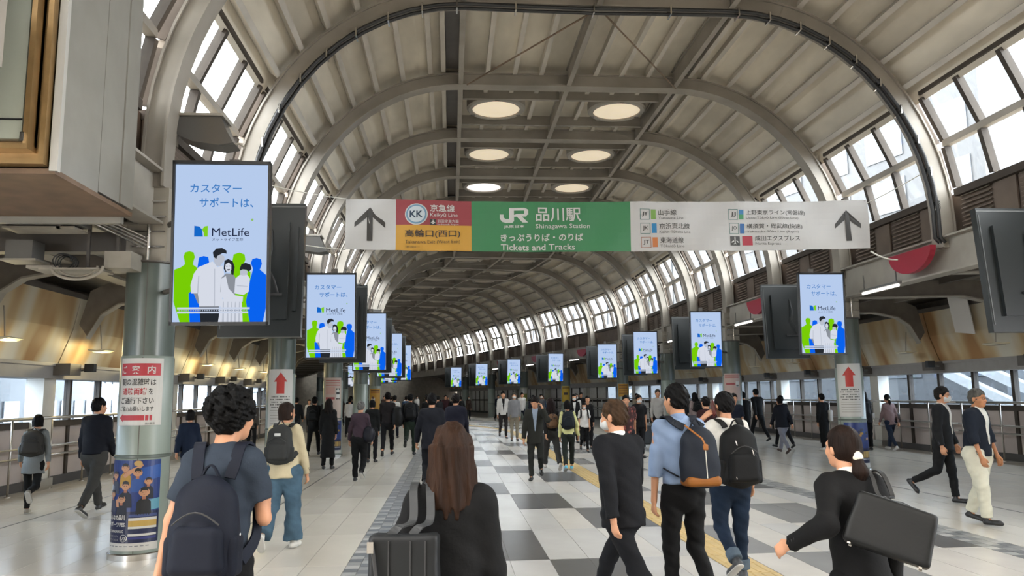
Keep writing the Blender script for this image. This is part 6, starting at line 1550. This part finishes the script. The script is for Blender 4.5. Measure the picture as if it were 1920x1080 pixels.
q = Fld(); q.ell(p['Hp'](0, -.01, .06), (.09, .11, .075)); q.cone(p['Hp'](0, .08, .05), p['Hp'](0, .15, .04), .05, .04, n=[0, 0, 1], k=4); to_obj('cap', [q.mesh(.015)], cloth('#0f1012'), p['root'])
p = person('person in dark backpack between the capped person and navy jacketed person', 9.75, 22.4, 10, H=1.58, gait='left', topc='#181a20', hem=.46, pants='#1b1b1f', hair='short', hairc='#121010', vox=.02, faces=False)
p = person('woman in pinkish beige hoodie with black backpack, right of centre', 7.75, 24.3, 4, H=1.66, gait='stand', topc='#a59391', hem=.46, wide=1.1, pants='#161618', shoes='#b7b3ad', hair='long', hairc='#151110', girl=.15, vox=.018, faces=False)
backpack(p, 'small black backpack on the pinkish beige hoodie woman', '#121214', w=.26, h=.34, vox=.018)
p = person('person in maroon jumper partly hidden left of the phone man', 4.75, 14.2, 8, H=1.58, gait='stand', topc='#3c1c1e', hem=.46, wide=1.1, pants='#1b1b1e', hair='short', hairc='#151111', vox=.018, faces=False)
p = person('man in navy T-shirt facing us just right of the phone man', 6.35, 17.2, 176, H=1.63, gait='stand', topc='#202638', sleeve='short', hem=.46, pants='#22242c', hair='short', hairc='#1a1514', vox=.018)

# ------------------------------------------------------------------ distant crowd: a few built figures, copied with their parts and own colours
protos = []
for i, (g_, h_, gl, tp, fc, mk, hm_) in enumerate((('left', 'short', False, 'jacket', 1, False, .45), ('right', 'bob', True, 'tshirt', 1, False, .47), ('rpass', 'short', False, 'tshirt', 1, True, .48), ('stand', 'long', .2, 'jacket', 1, True, .42),
        ('left', 'short', False, 'jacket', 0, False, .45), ('lpass', 'long', .22, 'coat', 0, False, .25), ('right', 'short', False, 'tshirt', 0, False, .48))):
    d = person('person far down the hall', 0, 0, 0, H=1.68, gait=g_, top=tp, topc='#222226', hem=hm_, hair=h_, hairc='#15110f', girl=gl, vox=.027, faces=bool(fc), mask=mk)
    protos.append((d['root'], bool(fc), gl))
TONE = {'black': '#141416', 'charcoal': '#2a2a2e', 'navy': '#1c2233', 'white': '#cfccc8', 'grey': '#6b6b6e', 'maroon': '#3c1a20', 'beige': '#a3967f', 'brown': '#46352b', 'blue': '#3f5878', 'olive': '#3a3d2a', 'pink': '#b08a8c'}
used = set()
def dist(x, y, pi, tone, pt, face, H, lab):
    r0_, fc, gl = protos[pi]
    if pi in used: r = copy_tree(r0_)
    else: r = r0_; used.add(pi)
    wx, wy = warp(x, y); r.location = (wx, wy, 0); r.rotation_euler = (0, 0, R(face) + warp_rot(y)); s = H / 1.68; r.scale = (s, s, s); r['label'] = lab; r['group'] = 'people far down the hall'
    for ch in r.children:
        nm = ch.name.split('.')[0]
        if nm in ('shirt', 'jacket', 'dress'): ch.material_slots[0].link = 'OBJECT'; ch.material_slots[0].material = cloth(TONE[tone])
        if nm in ('trousers', 'skirt'): ch.material_slots[0].link = 'OBJECT'; ch.material_slots[0].material = cloth(TONE[pt])
CR = [(1.62, 44.5, 0, 'maroon', 'navy', 180, 1.74, 'man in maroon jacket and navy trousers walking towards us, centre distance'),
 (1.0, 45, 1, 'grey', 'navy', 180, 1.66, 'person in grey top holding a dark bag in front, left of the maroon jacket man'),
 (.6, 50, 2, 'white', 'charcoal', 180, 1.68, 'masked person in white top, centre distance beyond the grey top person'),
 (2.6, 53, 4, 'olive', 'olive', 10, 1.80, 'man in olive brown coat walking away, centre distance'),
 (3.9, 55, 0, 'black', 'charcoal', 180, 1.66, 'man in black jacket far off, right of the olive coat'),
 (-.2, 50, 3, 'maroon', 'black', 180, 1.62, 'woman in maroon jacket and mask, far centre left'),
 (.3, 56, 0, 'brown', 'black', 180, 1.76, 'man in brown jacket far off in the centre'),
 (.9, 58, 2, 'black', 'grey', 180, 1.7, 'masked person in black top and grey trousers far off in the centre'),
 (1.7, 60, 1, 'beige', 'black', 180, 1.64, 'person in beige top and black trousers deep in the centre'),
 (2.1, 49, 6, 'navy', 'charcoal', 0, 1.7, 'person in navy top walking away behind the maroon jacket man'),
 (3.0, 48, 1, 'charcoal', 'grey', 176, 1.62, 'person in charcoal top and grey trousers facing us, mid distance right of centre'),
 (4.9, 41, 0, 'white', 'navy', 182, 1.82, 'tall man in white jacket beyond the forehead-holding man'),
 (5.6, 40, 2, 'grey', 'navy', 178, 1.68, 'masked person in grey top beyond the forehead-holding man'),
 (3.9, 36, 2, 'navy', 'beige', 180, 1.64, 'masked person in navy top and beige trousers, mid distance behind the hooded man'),
 (6.9, 38, 0, 'charcoal', 'black', 180, 1.78, 'man in charcoal jacket before the yellow poster column'),
 (7.3, 44, 1, 'blue', 'navy', 180, 1.62, 'person in blue top near the sixth right column'),
 (8.9, 36, 2, 'beige', 'brown', 184, 1.66, 'masked person in beige top by the fifth right column'),
 (10.0, 33, 3, 'black', 'black', 180, 1.6, 'woman in black jacket and mask standing along the right windows'),
 (5.0, 31, 3, 'white', 'grey', 180, 1.68, 'woman in white jacket and mask behind the black suited woman'),
 (-1.0, 33, 6, 'black', 'black', 0, 1.72, 'person in black walking away just past the green trousered man'),
 (-.5, 36, 4, 'charcoal', 'black', 0, 1.7, 'man in charcoal jacket walking away, far left of centre'),
 (-1.6, 38, 5, 'navy', 'black', 0, 1.6, 'woman in navy long coat walking away, far left of centre'),
 (-2.2, 31, 6, 'white', 'navy', 0, 1.74, 'person in white top walking away past the tall brown shirted man'),
 (-1.9, 42, 4, 'grey', 'navy', 0, 1.72, 'man in grey jacket walking away, deep left'),
 (-.2, 41, 6, 'olive', 'black', 0, 1.68, 'person in olive top walking away, deep left of centre'),
 (-1.1, 47, 5, 'black', 'black', 0, 1.62, 'woman in black long coat walking away, deep left'),
 (.4, 64, 0, 'grey', 'navy', 180, 1.7, 'man in grey jacket at the very end of the hall'),
 (1.4, 66, 3, 'navy', 'black', 180, 1.62, 'woman in navy jacket at the very end of the hall'),
 (-.6, 60, 2, 'charcoal', 'black', 180, 1.7, 'masked person in charcoal at the far end, left of centre'),
 (-1.6, 55, 1, 'pink', 'grey', 180, 1.6, 'person in pink top at the far end, left of centre'),
 (3.1, 62, 0, 'navy', 'navy', 180, 1.74, 'man in navy suit at the far end, right of centre'),
 (4.4, 64, 2, 'white', 'black', 180, 1.66, 'masked person in white top and black trousers at the far end right'),
 (5.2, 52, 3, 'brown', 'charcoal', 180, 1.6, 'woman in brown jacket by the seventh right column'),
 (-4.7, 31, 5, 'charcoal', 'black', 0, 1.62, 'woman in charcoal long coat deep in the left aisle'),
 (-5.4, 35, 6, 'black', 'navy', 0, 1.72, 'person in black top and navy trousers deep in the left aisle'),
 (-4.4, 37, 4, 'navy', 'navy', 0, 1.74, 'man in navy suit deep in the left aisle'),
 (-6.2, 40, 1, 'white', 'grey', 180, 1.6, 'person in white top coming towards us in the left aisle'),
 (-5.0, 43, 0, 'black', 'black', 180, 1.72, 'man in black suit coming towards us deep in the left aisle'),
 (.2, 52, 5, 'charcoal', 'black', 0, 1.62, 'woman in charcoal long coat walking away, centre of the far hall'),
 (.9, 70, 1, 'white', 'navy', 180, 1.66, 'person in white top and navy trousers in the farthest crowd'),
 (2.6, 68, 4, 'brown', 'brown', 0, 1.72, 'man in brown suit in the farthest crowd'),
 (3.6, 70, 0, 'grey', 'black', 180, 1.7, 'man in grey jacket and black trousers in the farthest crowd'),
 (-1.4, 66, 3, 'black', 'black', 180, 1.6, 'woman in black jacket in the farthest crowd on the left'),
 (-.9, 43, 6, 'blue', 'black', 0, 1.7, 'person in blue top walking away, deep left of centre'),
 (-2.2, 50, 1, 'beige', 'navy', 180, 1.62, 'person in beige top and navy trousers near the far left columns'),
 (5.9, 60, 1, 'maroon', 'black', 180, 1.62, 'person in maroon top by the far right hoarding'),
 (6.6, 50, 0, 'navy', 'charcoal', 180, 1.72, 'man in navy jacket near the far right columns'),
 (2.4, 44, 6, 'black', 'navy', 0, 1.66, 'person in black top walking away beside the maroon jacket man'),
 (-4.2, 33, 6, 'white', 'black', 0, 1.66, 'person in white top walking away in the left aisle'),
 (-5.8, 30, 4, 'black', 'charcoal', 0, 1.7, 'man in black jacket walking away along the left aisle'),
 (-3.9, 46, 5, 'brown', 'black', 0, 1.6, 'woman in brown long coat between the far left columns')]
for c in CR: dist(*c)
